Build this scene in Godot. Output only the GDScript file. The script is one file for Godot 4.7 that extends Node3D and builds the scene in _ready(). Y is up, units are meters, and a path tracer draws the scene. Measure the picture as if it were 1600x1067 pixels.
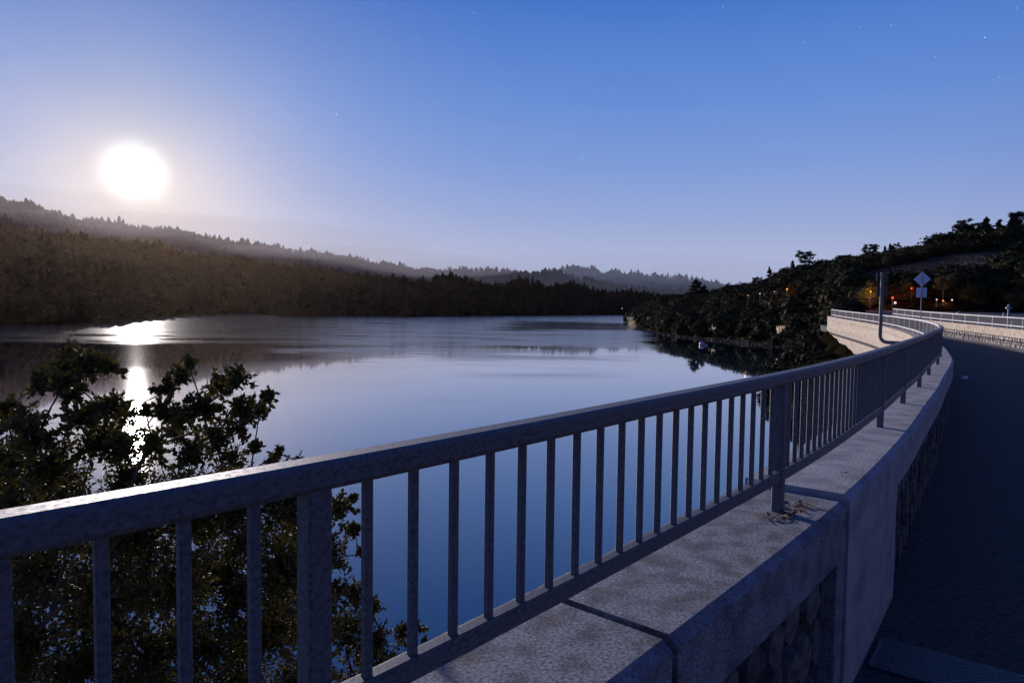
extends Node3D
# A moonlit reservoir seen over the railing of a curved dam road. Eye at (0, 1.74, 0) looking along -z; metres.

const LAKE := -4.76
const EYE := 1.74
# ridges: [bearing x/depth, depth of the shore, depth of the crest, height of the crest, height at the shore]
const LEFT_HILL := [[-1.2099,150,560,82.0,-4.76],[-0.9777,160,620,92.3,-4.76],[-0.7458,181,700,100.3,-4.76],[-0.6534,195,740,88.9,-4.76],[-0.5792,210,800,86.5,-4.76],[-0.4862,340,850,85.5,-4.76],[-0.3746,450,950,77.6,-4.76],[-0.2628,500,1100,75.4,-4.76],[-0.1508,560,1300,68.2,-4.76],[-0.1041,650,1450,69.7,-4.76],[-0.0385,700,1500,47.2,-4.76]]
const POINT_HILL := [[-0.3705,395,400,-4.5,-4.76],[-0.3518,385,400,-4.5,-4.76],[-0.3376,358,420,1.6,-4.76],[-0.3002,362,450,7.1,-4.76],[-0.2254,390,480,9.0,-4.76],[-0.1694,405,520,15.1,-4.76],[-0.1321,420,560,20.7,-4.76],[-0.0947,450,600,19.7,-4.76],[-0.0200,500,650,21.3,-4.76],[0.0548,545,720,21.8,-4.76],[0.1204,640,800,19.0,-4.76],[0.1859,720,850,15.9,-4.76],[0.2609,760,900,10.6,-4.76],[0.3267,800,900,4.4,-4.76]]
const MIDDLE_HILL := [[-0.1880,800,1150,20.5,-4.76],[-0.1507,820,1200,38.0,-4.76],[-0.1041,850,1250,56.9,-4.76],[-0.0575,900,1250,65.9,-4.76],[-0.0015,900,1250,64.5,-4.76],[0.0452,900,1250,60.6,-4.76],[0.0921,900,1250,50.9,-4.76],[0.1483,900,1250,40.3,-4.76],[0.1858,900,1250,32.7,-4.76],[0.2515,900,1250,18.7,-4.76],[0.3173,950,1250,7.3,-4.76]]
const FAR_HILL := [[-0.0012,1500,2200,70.7,-4.76],[0.0453,1500,2200,104.8,-4.76],[0.0639,1500,2200,115.6,-4.76],[0.0965,1500,2200,120.7,-4.76],[0.1479,1500,2200,109.9,-4.76],[0.1947,1500,2200,99.0,-4.76],[0.2415,1500,2200,96.3,-4.76],[0.2883,1500,2200,83.4,-4.76],[0.3118,1500,2200,69.7,-4.76],[0.3728,1500,2200,57.2,-4.76],[0.4668,1500,2200,23.0,-4.76]]
const LOW_HEADLAND := [[0.0959,650,680,-4.5,-4.76],[0.1070,640,690,-2.6,-4.76],[0.1208,640,720,2.6,-4.76],[0.1675,640,740,6.0,-4.76],[0.2236,640,740,6.6,-4.76],[0.2611,640,740,4.9,-4.76],[0.2895,650,740,-3.2,-4.76]]
const RIGHT_HILL := [[0.1710,315,330,-3.8,-4.76],[0.1773,301,330,-2.5,-4.76],[0.1893,250,330,0.0,-4.76],[0.2032,200,325,1.1,-4.76],[0.2180,176,310,2.3,-4.76],[0.2422,160,300,3.6,-4.76],[0.2701,150,290,4.6,-4.76],[0.3072,142,280,7.1,-4.76],[0.3535,130,275,10.0,-4.76],[0.3720,126,270,11.3,-4.76],[0.4015,119,265,14.1,-4.76],[0.4228,116,262,15.2,-4.76],[0.4599,104,260,17.1,-4.76],[0.4924,92,258,18.1,0.90],[0.5202,90,256,18.9,1.40],[0.5571,88,252,20.8,1.70],[0.6126,86,246,22.5,1.90],[0.6496,86,240,23.4,2.00],[0.7423,86,240,25.0,2.00],[0.8814,86,240,27.2,2.00],[1.1131,86,240,30.2,2.00]]
const SHRUB_SPRAYS := [[-2.84,1.32,-4.35,0.171],[-2.24,1.42,-3.61,0.115],[-2.06,1.40,-3.47,0.072],[-2.65,1.28,-3.82,0.100],[-2.25,1.33,-3.39,0.083],[-2.40,1.21,-3.73,0.105],[-3.33,0.89,-4.55,0.196],[-2.73,1.15,-3.66,0.069],[-2.24,1.07,-3.21,0.151],[-2.07,1.17,-3.26,0.122],[-2.05,1.19,-3.44,0.122],[-2.45,1.00,-4.30,0.105],[-2.27,0.94,-3.71,0.167],[-2.09,0.96,-3.61,0.135],[-1.78,1.02,-3.34,0.106],[-2.31,1.15,-4.57,0.111],[-1.84,1.33,-3.79,0.085],[-1.65,1.44,-3.49,0.039],[-1.66,1.22,-3.28,0.074],[-1.59,1.19,-3.28,0.104],[-1.56,1.20,-3.44,0.129],[-1.77,1.25,-4.15,0.117],[-1.37,1.35,-3.41,0.077],[-1.30,1.23,-3.26,0.104],[-1.45,1.16,-3.89,0.087],[-1.27,1.27,-3.55,0.047],[-2.03,0.80,-4.60,0.164],[-1.36,1.12,-3.37,0.076],[-1.86,0.84,-3.94,0.148],[-2.12,0.90,-4.28,0.104],[-1.42,0.93,-3.77,0.057],[-1.89,0.69,-4.58,0.112],[-1.31,0.87,-3.87,0.044],[-1.28,0.91,-3.54,0.053],[-1.19,0.88,-3.77,0.021],[-1.76,1.22,-3.25,0.043],[-2.79,0.84,-3.79,0.178],[-2.41,0.83,-3.55,0.200],[-2.52,0.59,-4.45,0.208],[-3.18,0.37,-4.36,0.286],[-2.54,0.48,-3.90,0.292],[-1.84,0.63,-3.24,0.243],[-1.71,0.63,-3.56,0.267],[-1.43,0.64,-3.54,0.199],[-1.18,0.70,-3.49,0.196],[-1.03,0.65,-3.52,0.165],[-3.10,-0.07,-4.42,0.373],[-2.06,0.25,-3.40,0.255],[-1.67,0.34,-3.27,0.276],[-1.91,-0.09,-4.50,0.337],[-1.35,0.16,-3.99,0.299],[-1.29,0.02,-4.59,0.215],[-2.72,-0.21,-3.76,0.318],[-2.80,-0.70,-4.46,0.376],[-2.19,-0.47,-4.12,0.309],[-1.92,-0.48,-4.31,0.363],[-1.52,-0.40,-4.24,0.358],[-1.13,-0.14,-3.89,0.219],[-0.83,0.75,-3.33,0.081],[-0.81,0.77,-3.50,0.039],[-1.04,0.25,-4.42,0.075],[-1.00,0.10,-4.46,0.038],[-1.35,-0.88,-4.49,0.295],[-1.92,-0.59,-3.67,0.413],[-2.91,-0.89,-4.12,0.463]]
const BACK_SPRAYS := [[-3.82,0.33,-5.10,0.262],[-3.30,0.39,-4.94,0.255],[-2.80,0.17,-5.11,0.307],[-2.39,0.32,-4.83,0.235],[-2.04,0.39,-4.95,0.234],[-3.59,-0.15,-4.99,0.305],[-2.92,0.16,-4.57,0.226],[-2.93,-0.20,-5.22,0.325],[-2.44,-0.04,-5.26,0.296],[-1.70,0.17,-4.37,0.203],[-1.69,-0.04,-5.27,0.338],[-3.81,-0.54,-5.26,0.259],[-3.16,-0.41,-4.97,0.312],[-2.40,-0.12,-4.34,0.225],[-2.48,-0.46,-5.20,0.239],[-1.80,-0.21,-4.43,0.191],[-1.80,-0.53,-5.27,0.257],[-3.68,-0.73,-4.97,0.249],[-2.76,-0.37,-4.36,0.226],[-2.61,-0.51,-4.47,0.217],[-2.42,-0.77,-4.94,0.245],[-1.92,-0.76,-4.87,0.217],[-1.72,-0.69,-5.05,0.303],[-3.86,-1.16,-5.23,0.261],[-3.04,-0.81,-4.52,0.195],[-2.42,-0.78,-4.30,0.278],[-2.47,-1.33,-5.22,0.222],[-1.76,-0.79,-4.31,0.260],[-1.68,-1.29,-5.18,0.294]]
const LOW_SPRAYS := [[-1.13,-0.12,-4.29,0.161],[-1.11,-0.36,-4.85,0.136],[-0.99,-0.45,-4.83,0.109],[-1.19,-0.67,-4.90,0.230],[-0.91,-0.63,-4.64,0.157],[-0.79,-0.69,-4.90,0.092],[-0.61,-0.38,-4.36,0.057],[-0.59,-0.63,-4.74,0.031],[-0.83,-0.72,-4.46,0.209],[-1.10,-1.07,-4.91,0.276],[-0.71,-0.89,-4.82,0.099]]
const LEFT_PATH := [[-6.2, -5.0], [-0.60, 0.80], [0.58, 2.154], [1.50, 3.28], [2.55, 4.70], [3.48, 6.03], [4.43, 7.38], [5.43, 8.85], [6.66, 10.64], [7.84, 12.45], [11.0, 17.85], [15.9, 27.2], [20.4, 38.0], [24.9, 53.3], [26.6, 59.5]]
const ROAD_WIDTH := 5.6

var path := Curve3D.new()
var s_end := 0.0
var rng := RandomNumberGenerator.new()
var bank_pts: Array = []

# ------------------------------------------------------------------ mesh building
class Shape:
	var v := PackedVector3Array()
	var n := PackedVector3Array()
	var c := PackedColorArray()
	var tint := Color.WHITE
	func tri(a: Vector3, b: Vector3, d: Vector3, na := Vector3.ZERO, nb := Vector3.ZERO, nd := Vector3.ZERO) -> void:
		var f := (d - a).cross(b - a)
		if f.length_squared() < 1e-18:
			return
		f = f.normalized()
		if na == Vector3.ZERO:
			na = f
			nb = f
			nd = f
		elif f.dot(na + nb + nd) < 0.0:
			var t := b
			b = d
			d = t
			t = nb
			nb = nd
			nd = t
		v.append(a)
		v.append(b)
		v.append(d)
		n.append(na)
		n.append(nb)
		n.append(nd)
		for i in 3:
			c.append(tint)
	func quad(a: Vector3, b: Vector3, d: Vector3, e: Vector3, out := Vector3.ZERO) -> void:
		var f := (d - a).cross(b - a)
		if f.length_squared() < 1e-16:
			f = (e - a).cross(d - a)
		if out != Vector3.ZERO and f.dot(out) < 0.0:
			var t := b
			b = e
			e = t
		tri(a, b, d)
		tri(a, d, e)
	func box(center: Vector3, size: Vector3, basis := Basis(), bevel := 0.0) -> void:
		# a box whose upright and long edges are cut by a small bevel
		var h := size * 0.5
		var k := minf(bevel, minf(h.x, minf(h.y, h.z)) * 0.9)
		var p := []
		for ring in 4:
			var y := [-h.y, -h.y + k, h.y - k, h.y][ring] as float
			var i := k if ring == 0 or ring == 3 else 0.0
			var x := h.x - i
			var z := h.z - i
			var kk := k if k > 0.0 else 0.0
			var q := [Vector3(x - kk, y, z), Vector3(x, y, z - kk), Vector3(x, y, -z + kk), Vector3(x - kk, y, -z), Vector3(-x + kk, y, -z), Vector3(-x, y, -z + kk), Vector3(-x, y, z - kk), Vector3(-x + kk, y, z)]
			p.append(q)
		for ring in 3:
			if k <= 0.0 and ring != 1:
				continue
			for j in 8:
				var a: Vector3 = p[ring][j]
				var b: Vector3 = p[ring][(j + 1) % 8]
				var d: Vector3 = p[ring + 1][(j + 1) % 8]
				var e: Vector3 = p[ring + 1][j]
				quad(center + basis * a, center + basis * b, center + basis * d, center + basis * e, basis * (a + b + d + e - Vector3(0, a.y + b.y + d.y + e.y, 0) * (0.0 if ring != 1 else 1.0)))
		for ring in [0, 3]:
			var up := basis * Vector3(0, 1 if ring == 3 else -1, 0)
			var q: Array = p[ring]
			for j in range(1, 7):
				quad(center + basis * q[0], center + basis * q[j], center + basis * q[j + 1], center + basis * q[j + 1], up)
	func tube(a: Vector3, b: Vector3, ra: float, rb: float, sides := 6, caps := false) -> void:
		var d := b - a
		if d.length() < 1e-5:
			return
		d = d.normalized()
		var x := d.cross(Vector3.UP if absf(d.y) < 0.9 else Vector3.RIGHT).normalized()
		var y := d.cross(x)
		for i in sides:
			var t0 := TAU * i / sides
			var t1 := TAU * (i + 1) / sides
			var n0 := x * cos(t0) + y * sin(t0)
			var n1 := x * cos(t1) + y * sin(t1)
			tri(a + n0 * ra, a + n1 * ra, b + n1 * rb, n0, n1, n1)
			tri(a + n0 * ra, b + n1 * rb, b + n0 * rb, n0, n1, n0)
			if caps:
				tri(a, a + n0 * ra, a + n1 * ra, -d, -d, -d)
				tri(b, b + n0 * rb, b + n1 * rb, d, d, d)
	func lump(center: Vector3, r: Vector3, seed_: int, rough: float, rings := 6, sides := 9) -> void:
		# an uneven rounded lump
		var g := RandomNumberGenerator.new()
		g.seed = seed_
		var rows := []
		for i in rings + 1:
			var row := []
			for j in sides:
				var th := PI * i / rings
				var ph := TAU * j / sides
				var k := 1.0 + rough * (g.randf() - 0.5) * 2.0
				row.append(center + Vector3(sin(th) * cos(ph) * r.x, cos(th) * r.y, sin(th) * sin(ph) * r.z) * k)
			if i == 0 or i == rings:
				for j in sides:
					row[j] = row[0]
			rows.append(row)
		for i in rings:
			for j in sides:
				var a: Vector3 = rows[i][j]
				var b: Vector3 = rows[i][(j + 1) % sides]
				var d: Vector3 = rows[i + 1][(j + 1) % sides]
				var e: Vector3 = rows[i + 1][j]
				quad(a, b, d, e, (a + b + d + e) * 0.25 - center)
	func mesh() -> ArrayMesh:
		var arr := []
		arr.resize(Mesh.ARRAY_MAX)
		arr[Mesh.ARRAY_VERTEX] = v
		arr[Mesh.ARRAY_NORMAL] = n
		arr[Mesh.ARRAY_COLOR] = c
		var m := ArrayMesh.new()
		m.add_surface_from_arrays(Mesh.PRIMITIVE_TRIANGLES, arr)
		return m

# ------------------------------------------------------------------ scene helpers
func put(called: String, m: Mesh, mat: Material, parent: Node = self, at := Vector3.ZERO, basis := Basis()) -> MeshInstance3D:
	var o := MeshInstance3D.new()
	o.name = called
	o.mesh = m
	o.material_override = mat
	o.transform = Transform3D(basis, at)
	parent.add_child(o, true)
	return o

func tag(o: Node, label: String, category := "", group := "", kind := "") -> Node:
	if label:
		o.set_meta("label", label)
	if category:
		o.set_meta("category", category)
	if group:
		o.set_meta("group", group)
	if kind:
		o.set_meta("kind", kind)
	return o

var used := {}
func numbered(called: String) -> String:
	var k: int = used.get(called, 0)
	used[called] = k + 1
	return called if k == 0 else "%s_%03d" % [called, k]

func thing(called: String, label: String, category: String, at := Vector3.ZERO, group := "", turn := 0.0) -> Node3D:
	var o := Node3D.new()
	o.name = numbered(called)
	o.position = at
	o.rotation.y = turn
	add_child(o)
	tag(o, label, category, group)
	return o

func scatter(called: String, m: Mesh, mat: Material, places: Array, tints: Array, parent: Node = self) -> MultiMeshInstance3D:
	var mm := MultiMesh.new()
	mm.transform_format = MultiMesh.TRANSFORM_3D
	mm.use_colors = true
	mm.mesh = m
	mm.instance_count = places.size()
	for i in places.size():
		mm.set_instance_transform(i, places[i])
		mm.set_instance_color(i, tints[i])
	var o := MultiMeshInstance3D.new()
	o.name = called
	o.multimesh = mm
	o.material_override = mat
	parent.add_child(o, true)
	o.set_meta("kind", "stuff")
	return o

func noise_map(seed_: int, freq: float, octaves: int, stops: Array, normal := false, strength := 4.0, kind := FastNoiseLite.TYPE_SIMPLEX_SMOOTH, size := 512) -> NoiseTexture2D:
	var f := FastNoiseLite.new()
	f.noise_type = kind
	f.seed = seed_
	f.frequency = freq
	f.fractal_octaves = octaves
	var t := NoiseTexture2D.new()
	t.width = size
	t.height = size
	t.seamless = true
	t.noise = f
	if normal:
		t.as_normal_map = true
		t.bump_strength = strength
	elif stops:
		var g := Gradient.new()
		var off := PackedFloat32Array()
		var col := PackedColorArray()
		for s in stops:
			off.append(s[0])
			col.append(s[1])
		g.offsets = off
		g.colors = col
		t.color_ramp = g
	return t

func lin(r: float, g: float, b: float) -> Color:
	return Color(r, g, b).linear_to_srgb()

func matte(color: Color, rough := 0.9, metal := 0.0, spec := 0.5) -> StandardMaterial3D:
	var m := StandardMaterial3D.new()
	m.albedo_color = color
	m.roughness = rough
	m.metallic = metal
	m.metallic_specular = spec
	return m

func textured(base: StandardMaterial3D, scale: float, albedo: Texture2D, normal: Texture2D = null, strength := 1.0, rough_map: Texture2D = null) -> StandardMaterial3D:
	base.uv1_triplanar = true
	base.uv1_world_triplanar = true
	base.uv1_scale = Vector3.ONE * scale
	base.albedo_texture = albedo
	if normal:
		base.normal_enabled = true
		base.normal_texture = normal
		base.normal_scale = strength
	if rough_map:
		base.roughness_texture = rough_map
	return base

# ------------------------------------------------------------------ the dam's line
func rise(depth: float) -> float:
	return 0.00042 * pow(maxf(depth - 22.0, 0.0), 2.0)

func frame(s: float) -> Transform3D:
	# x: towards the road (right), y: up, z: backwards along the path
	var p := path.sample_baked(s, true)
	var q := path.sample_baked(minf(s + 0.05, path.get_baked_length()), true)
	var r := path.sample_baked(maxf(s - 0.05, 0.0), true)
	var f := (q - r).normalized()
	var right := f.cross(Vector3.UP).normalized()
	p.y = rise(-p.z)
	return Transform3D(Basis(right, Vector3.UP, -f), p)

func at(s: float, q: float, y: float) -> Vector3:
	var t := frame(s)
	return t.origin + t.basis.x * q + Vector3(0, y, 0)

func sweep(sh: Shape, s0: float, s1: float, step: float, prof: Array, closed := true, ends := true) -> void:
	var count := maxi(1, int(ceil((s1 - s0) / step)))
	var rows := []
	for i in count + 1:
		var t := frame(s0 + (s1 - s0) * i / count)
		var row := []
		for p in prof:
			row.append(t.origin + t.basis.x * p[0] + Vector3(0, p[1], 0))
		rows.append(row)
	var mid := Vector2.ZERO
	for p in prof:
		mid += Vector2(p[0], p[1]) / prof.size()
	# which way round the outline runs
	var area := 0.0
	for j in prof.size():
		var a: Array = prof[j]
		var b: Array = prof[(j + 1) % prof.size()]
		area += a[0] * b[1] - a[1] * b[0]
	for i in count:
		var t := frame(s0 + (s1 - s0) * (i + 0.5) / count)
		for j in (prof.size() if closed else prof.size() - 1):
			var k := (j + 1) % prof.size()
			var d := Vector2(prof[k][0] - prof[j][0], prof[k][1] - prof[j][1])
			var o := Vector2(d.y, -d.x) * signf(area)
			sh.quad(rows[i][j], rows[i][k], rows[i + 1][k], rows[i + 1][j], t.basis.x * o.x + Vector3(0, o.y, 0))
	if ends and closed:
		var poly := PackedVector2Array()
		for p in prof:
			poly.append(Vector2(p[0], p[1]))
		var idx := Geometry2D.triangulate_polygon(poly)
		for e in [[0, 1.0], [count, -1.0]]:
			var out: Vector3 = frame(s0 if e[0] == 0 else s1).basis.z * e[1]
			for k in range(0, idx.size(), 3):
				sh.tri(rows[e[0]][idx[k]], rows[e[0]][idx[k + 1]], rows[e[0]][idx[k + 2]], out, out, out)

func near_s(x: float, depth: float) -> float:
	return path.get_closest_offset(Vector3(x, 0, -depth))

# ------------------------------------------------------------------ terrain
func along(table: Array, u: float) -> Array:
	if u <= table[0][0] or u >= table[-1][0]:
		return []
	for i in table.size() - 1:
		if u < table[i + 1][0]:
			var t: float = (u - table[i][0]) / (table[i + 1][0] - table[i][0])
			var r := []
			for k in 5:
				r.append(lerpf(table[i][k], table[i + 1][k], t))
			return r
	return []

func ridge(table: Array, u: float, depth: float, power: float) -> float:
	var r := along(table, u)
	if r.is_empty():
		return -9.0
	var t: float = (depth - r[1]) / (r[2] - r[1])
	if t < 0.0:
		return r[4] - minf((r[1] - depth) * 0.25, 4.5)
	if t > 1.0:
		return maxf(r[3] - (depth - r[2]) * 0.14, -9.0)
	if power < 0.0:   # a slope that steepens towards its crest
		return r[4] + (r[3] - r[4]) * (0.3 * pow(t, -power) + 0.7 * pow(t, 1.7)) + 0.25 * clampf(t * 30.0, 0.0, 1.0)
	return r[4] + (r[3] - r[4]) * (0.35 * pow(t, power) + 0.65 * t) + 0.25 * clampf(t * 30.0, 0.0, 1.0)

var bumps := FastNoiseLite.new()

func plateau(u: float, x: float, depth: float) -> float:
	var h := 0.33 + 1.55 * smoothstep(57.0, 86.0, depth)
	if depth < 57.0:
		h -= (57.0 - depth) * 0.5
	h -= 5.0 * (1.0 - smoothstep(0.455, 0.482, u))
	return h

func dam_bank(x: float, depth: float) -> float:
	# the slope on the lake side of the dam
	var best := 1e9
	var near: Array = []
	for p in bank_pts:
		var d: float = (p[0] - x) * (p[0] - x) + (p[1] - depth) * (p[1] - depth)
		if d < best:
			best = d
			near = p
	var dist := sqrt(best)
	var q: float = (x - near[0]) * near[3] + (depth - near[1]) * near[4]   # positive on the road side
	if q > 0.0 and dist < 12.0 and depth < 59.0:
		return minf(near[2], rise(depth) - 0.12) - maxf(dist - 1.2, 0.0) * 0.3
	var slope := 1.1
	if near == bank_pts[-1]:
		var left := -(atan2(x - near[0], depth - near[1]) - 0.36)
		slope = lerpf(near[5], 1.1, smoothstep(0.0, 0.3, left))
	return near[2] - maxf(dist - 0.3, 0.0) * slope

func ground(u: float, depth: float) -> float:
	var x := u * depth
	var h := maxf(ridge(LEFT_HILL, u, depth, -0.6), maxf(ridge(POINT_HILL, u, depth, 0.8), ridge(MIDDLE_HILL, u, depth, 0.8)))
	h = maxf(h, maxf(ridge(FAR_HILL, u, depth, 0.8), maxf(ridge(LOW_HEADLAND, u, depth, 0.6), ridge(RIGHT_HILL, u, depth, 0.75))))
	if depth > 52.0 and depth < 130.0 and u > 0.44:
		h = maxf(h, plateau(u, x, depth))
	if depth < 130.0:
		h = maxf(h, dam_bank(x, depth))
	if h > LAKE + 0.3:
		h += bumps.get_noise_2d(x, depth) * clampf((depth - 60.0) * 0.01, 0.0, 2.5) * clampf((h - LAKE) * 0.3, 0.0, 1.0)
	return h

func grid(rows: Array, cols: Array, sh: Shape, height: Callable) -> void:
	var pts := []
	for d in rows:
		var row := []
		for u in cols:
			row.append(Vector3(u * d, height.call(u, d), -d))
		pts.append(row)
	for i in rows.size() - 1:
		for j in cols.size() - 1:
			var a: Vector3 = pts[i][j]
			var b: Vector3 = pts[i][j + 1]
			var d: Vector3 = pts[i + 1][j + 1]
			var e: Vector3 = pts[i + 1][j]
			if maxf(maxf(a.y, b.y), maxf(d.y, e.y)) < LAKE - 2.5:
				continue
			sh.quad(a, b, d, e, Vector3.UP)

# ------------------------------------------------------------------ plants
func conifer_far(seed_: int) -> ArrayMesh:
	# one metre tall, drooping whorls of boughs round a core
	var g := RandomNumberGenerator.new()
	g.seed = seed_
	var sh := Shape.new()
	var w := g.randf_range(0.2, 0.3)
	for k in 5:
		var a := TAU * k / 5
		var b := TAU * (k + 1) / 5
		sh.tri(Vector3(0, 0.95, 0), Vector3(cos(a) * w * 0.5, 0.05, sin(a) * w * 0.5), Vector3(cos(b) * w * 0.5, 0.05, sin(b) * w * 0.5))
	for lv in 9:
		var y := 0.08 + 0.9 * lv / 9.0
		var r := w * pow(1.0 - y, 0.75) + 0.03
		for k in 6:
			var a := g.randf() * TAU
			var rr := r * g.randf_range(0.65, 1.25)
			var c0 := Vector3(0, y + 0.1, 0)
			var tip := Vector3(cos(a) * rr, y + g.randf_range(-0.06, 0.03), sin(a) * rr)
			var side := Vector3(-sin(a), 0, cos(a)) * rr * 0.33
			sh.tint = Color.WHITE * g.randf_range(0.65, 1.25)
			sh.tri(c0, tip + side * 0.6, tip * 0.75 + Vector3(0, y * 0.25, 0) - side - Vector3(0, 0.05, 0))
			sh.tri(c0, tip, tip * 0.7 + Vector3(0, y * 0.3 - 0.07, 0) + side)
	return sh.mesh()

func roundtree_far(seed_: int, count := 130, core := true, leaf := 0.13) -> ArrayMesh:
	# one metre tall, a lumpy broad crown of many small faces
	var g := RandomNumberGenerator.new()
	g.seed = seed_
	var sh := Shape.new()
	var lobes := []
	for k in 6:
		var a := g.randf() * TAU
		var r := g.randf_range(0.0, 0.3)
		lobes.append([Vector3(cos(a) * r, g.randf_range(0.3, 0.72), sin(a) * r), g.randf_range(0.2, 0.34)])
	if core:
		for l in lobes:
			sh.tint = Color.WHITE * 0.9
			sh.lump(l[0] - Vector3(0, 0.04, 0), Vector3.ONE * l[1] * 0.72, g.randi(), 0.25, 4, 6)
		sh.lump(Vector3(0, 0.2, 0), Vector3(0.3, 0.25, 0.3), g.randi(), 0.2, 4, 6)
	for k in count:
		var l: Array = lobes[g.randi() % lobes.size()]
		var d := Vector3(g.randfn(), g.randfn() + 0.15, g.randfn()).normalized()
		var p: Vector3 = l[0] + d * l[1] * g.randf_range(0.75, 1.08)
		var e := leaf * g.randf_range(0.5, 1.15)
		var a := Vector3(g.randfn(), g.randfn(), g.randfn()).normalized() * e
		var b := a.cross(d + Vector3(0.01, 0.3, 0.02)).normalized() * e * 0.55
		sh.tint = Color.WHITE * g.randf_range(0.6, 1.35)
		sh.tri(p - a * 0.6 + b, p + a, p - b - a * 0.4)
		sh.tri(p - a * 0.3 - b * 0.5, p + b * 1.4 + d * e * 0.6, p + a * 0.7)
	return sh.mesh()

func clump(sh: Shape, center: Vector3, r: Vector3, count: int, leaf: float, g: RandomNumberGenerator) -> void:
	for k in count:
		var d := Vector3(g.randfn(), g.randfn(), g.randfn()).normalized() * pow(g.randf(), 0.4)
		var p := center + d * r
		var e := leaf * g.randf_range(0.5, 1.3)
		var a := (d + Vector3(g.randfn(), g.randfn(), g.randfn()) * 0.7 + Vector3(0, 0.3, 0)).normalized() * e
		var b := a.cross(Vector3(g.randfn(), g.randfn(), g.randfn())).normalized() * e * 0.3
		sh.tint = Color.WHITE * g.randf_range(0.6, 1.3)
		sh.tri(p - a * 0.5 + b, p + a, p - a * 0.5 - b)

func pine(o: Node3D, h: float, w: float, kind: String, seed_: int, bark: Material, leaf: Material) -> void:
	# kind: "spire" (narrow conifer), "broad" (broad conifer), "flat" (open flat-topped pine)
	var g := RandomNumberGenerator.new()
	g.seed = seed_
	var tr := Shape.new()
	var cr := Shape.new()
	var lean := Vector3(g.randf_range(-0.05, 0.05), 1, g.randf_range(-0.05, 0.05))
	var prev := Vector3(0, -0.5, 0)
	var trunk := []
	for k in 9:
		var t := (k + 1) / 9.0
		var p := lean * h * t * 0.97 + Vector3(g.randf_range(-1, 1), 0, g.randf_range(-1, 1)) * h * 0.012
		tr.tube(prev, p, h * 0.03 * (1.0 - t * 0.85) + 0.02, h * 0.03 * (1.0 - (t + 0.11) * 0.85) + 0.02, 7)
		trunk.append(p)
		prev = p
	var limbs := 30 if kind == "flat" else 64
	for k in limbs:
		var t := g.randf_range(0.5, 1.0) if kind == "flat" else pow(g.randf(), 0.9) * 0.9 + 0.08
		var reach := w * 0.5
		if kind == "spire":
			reach *= (1.02 - t) * 1.15 + 0.06
		elif kind == "broad":
			reach *= clampf((1.05 - t) * 1.5, 0.12, 1.0)
		else:
			reach *= 1.0 - 0.5 * absf(t - 0.8)
		reach *= g.randf_range(0.55, 1.15)
		var a := g.randf() * TAU
		var base := lean * h * t * 0.97
		var lift := 0.35 if kind == "flat" else g.randf_range(-0.25, 0.12)
		var tip := base + Vector3(cos(a), lift, sin(a)) * reach
		var midp := base.lerp(tip, 0.55) + Vector3(0, -reach * 0.07, 0)
		tr.tube(base, midp, h * 0.008 + 0.01, h * 0.006 + 0.008, 5)
		tr.tube(midp, tip, h * 0.006 + 0.008, 0.012, 5)
		if kind == "flat":
			clump(cr, tip, Vector3(w * 0.16, h * 0.055, w * 0.16), 90, h * 0.042, g)
			clump(cr, midp.lerp(tip, 0.5), Vector3(w * 0.1, h * 0.03, w * 0.1), 18, h * 0.032, g)
		else:
			for i in 4:
				var q := base.lerp(tip, 0.3 + 0.24 * i) + Vector3(0, -reach * 0.05 * i, 0)
				clump(cr, q, Vector3(reach * 0.3 + 0.1, h * 0.03, reach * 0.3 + 0.1), 24, h * 0.042, g)
	if kind != "flat":
		clump(cr, lean * h * 0.97, Vector3(0.1 + w * 0.02, h * 0.06, 0.1 + w * 0.02), 22, h * 0.028, g)
	put("trunk", tr.mesh(), bark, o)
	put("crown", cr.mesh(), leaf, o)

func leaf_mesh() -> ArrayMesh:
	# a small leathery leaf one unit long, folded along its midrib
	var sh := Shape.new()
	var rows := [[0.0, 0.02], [0.3, 0.2], [0.65, 0.27], [1.0, 0.0]]
	for i in 3:
		for sd in [-1.0, 1.0]:
			var a := Vector3(0, 0.06 * sin(rows[i][0] * PI), rows[i][0])
			var b := Vector3(0, 0.06 * sin(rows[i + 1][0] * PI), rows[i + 1][0])
			var a2 := a + Vector3(sd * rows[i][1], rows[i][1] * 0.35, 0)
			var b2 := b + Vector3(sd * rows[i + 1][1], rows[i + 1][1] * 0.35, 0)
			sh.tri(a, b, b2)
			sh.tri(a, b2, a2)
	return sh.mesh()

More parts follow.
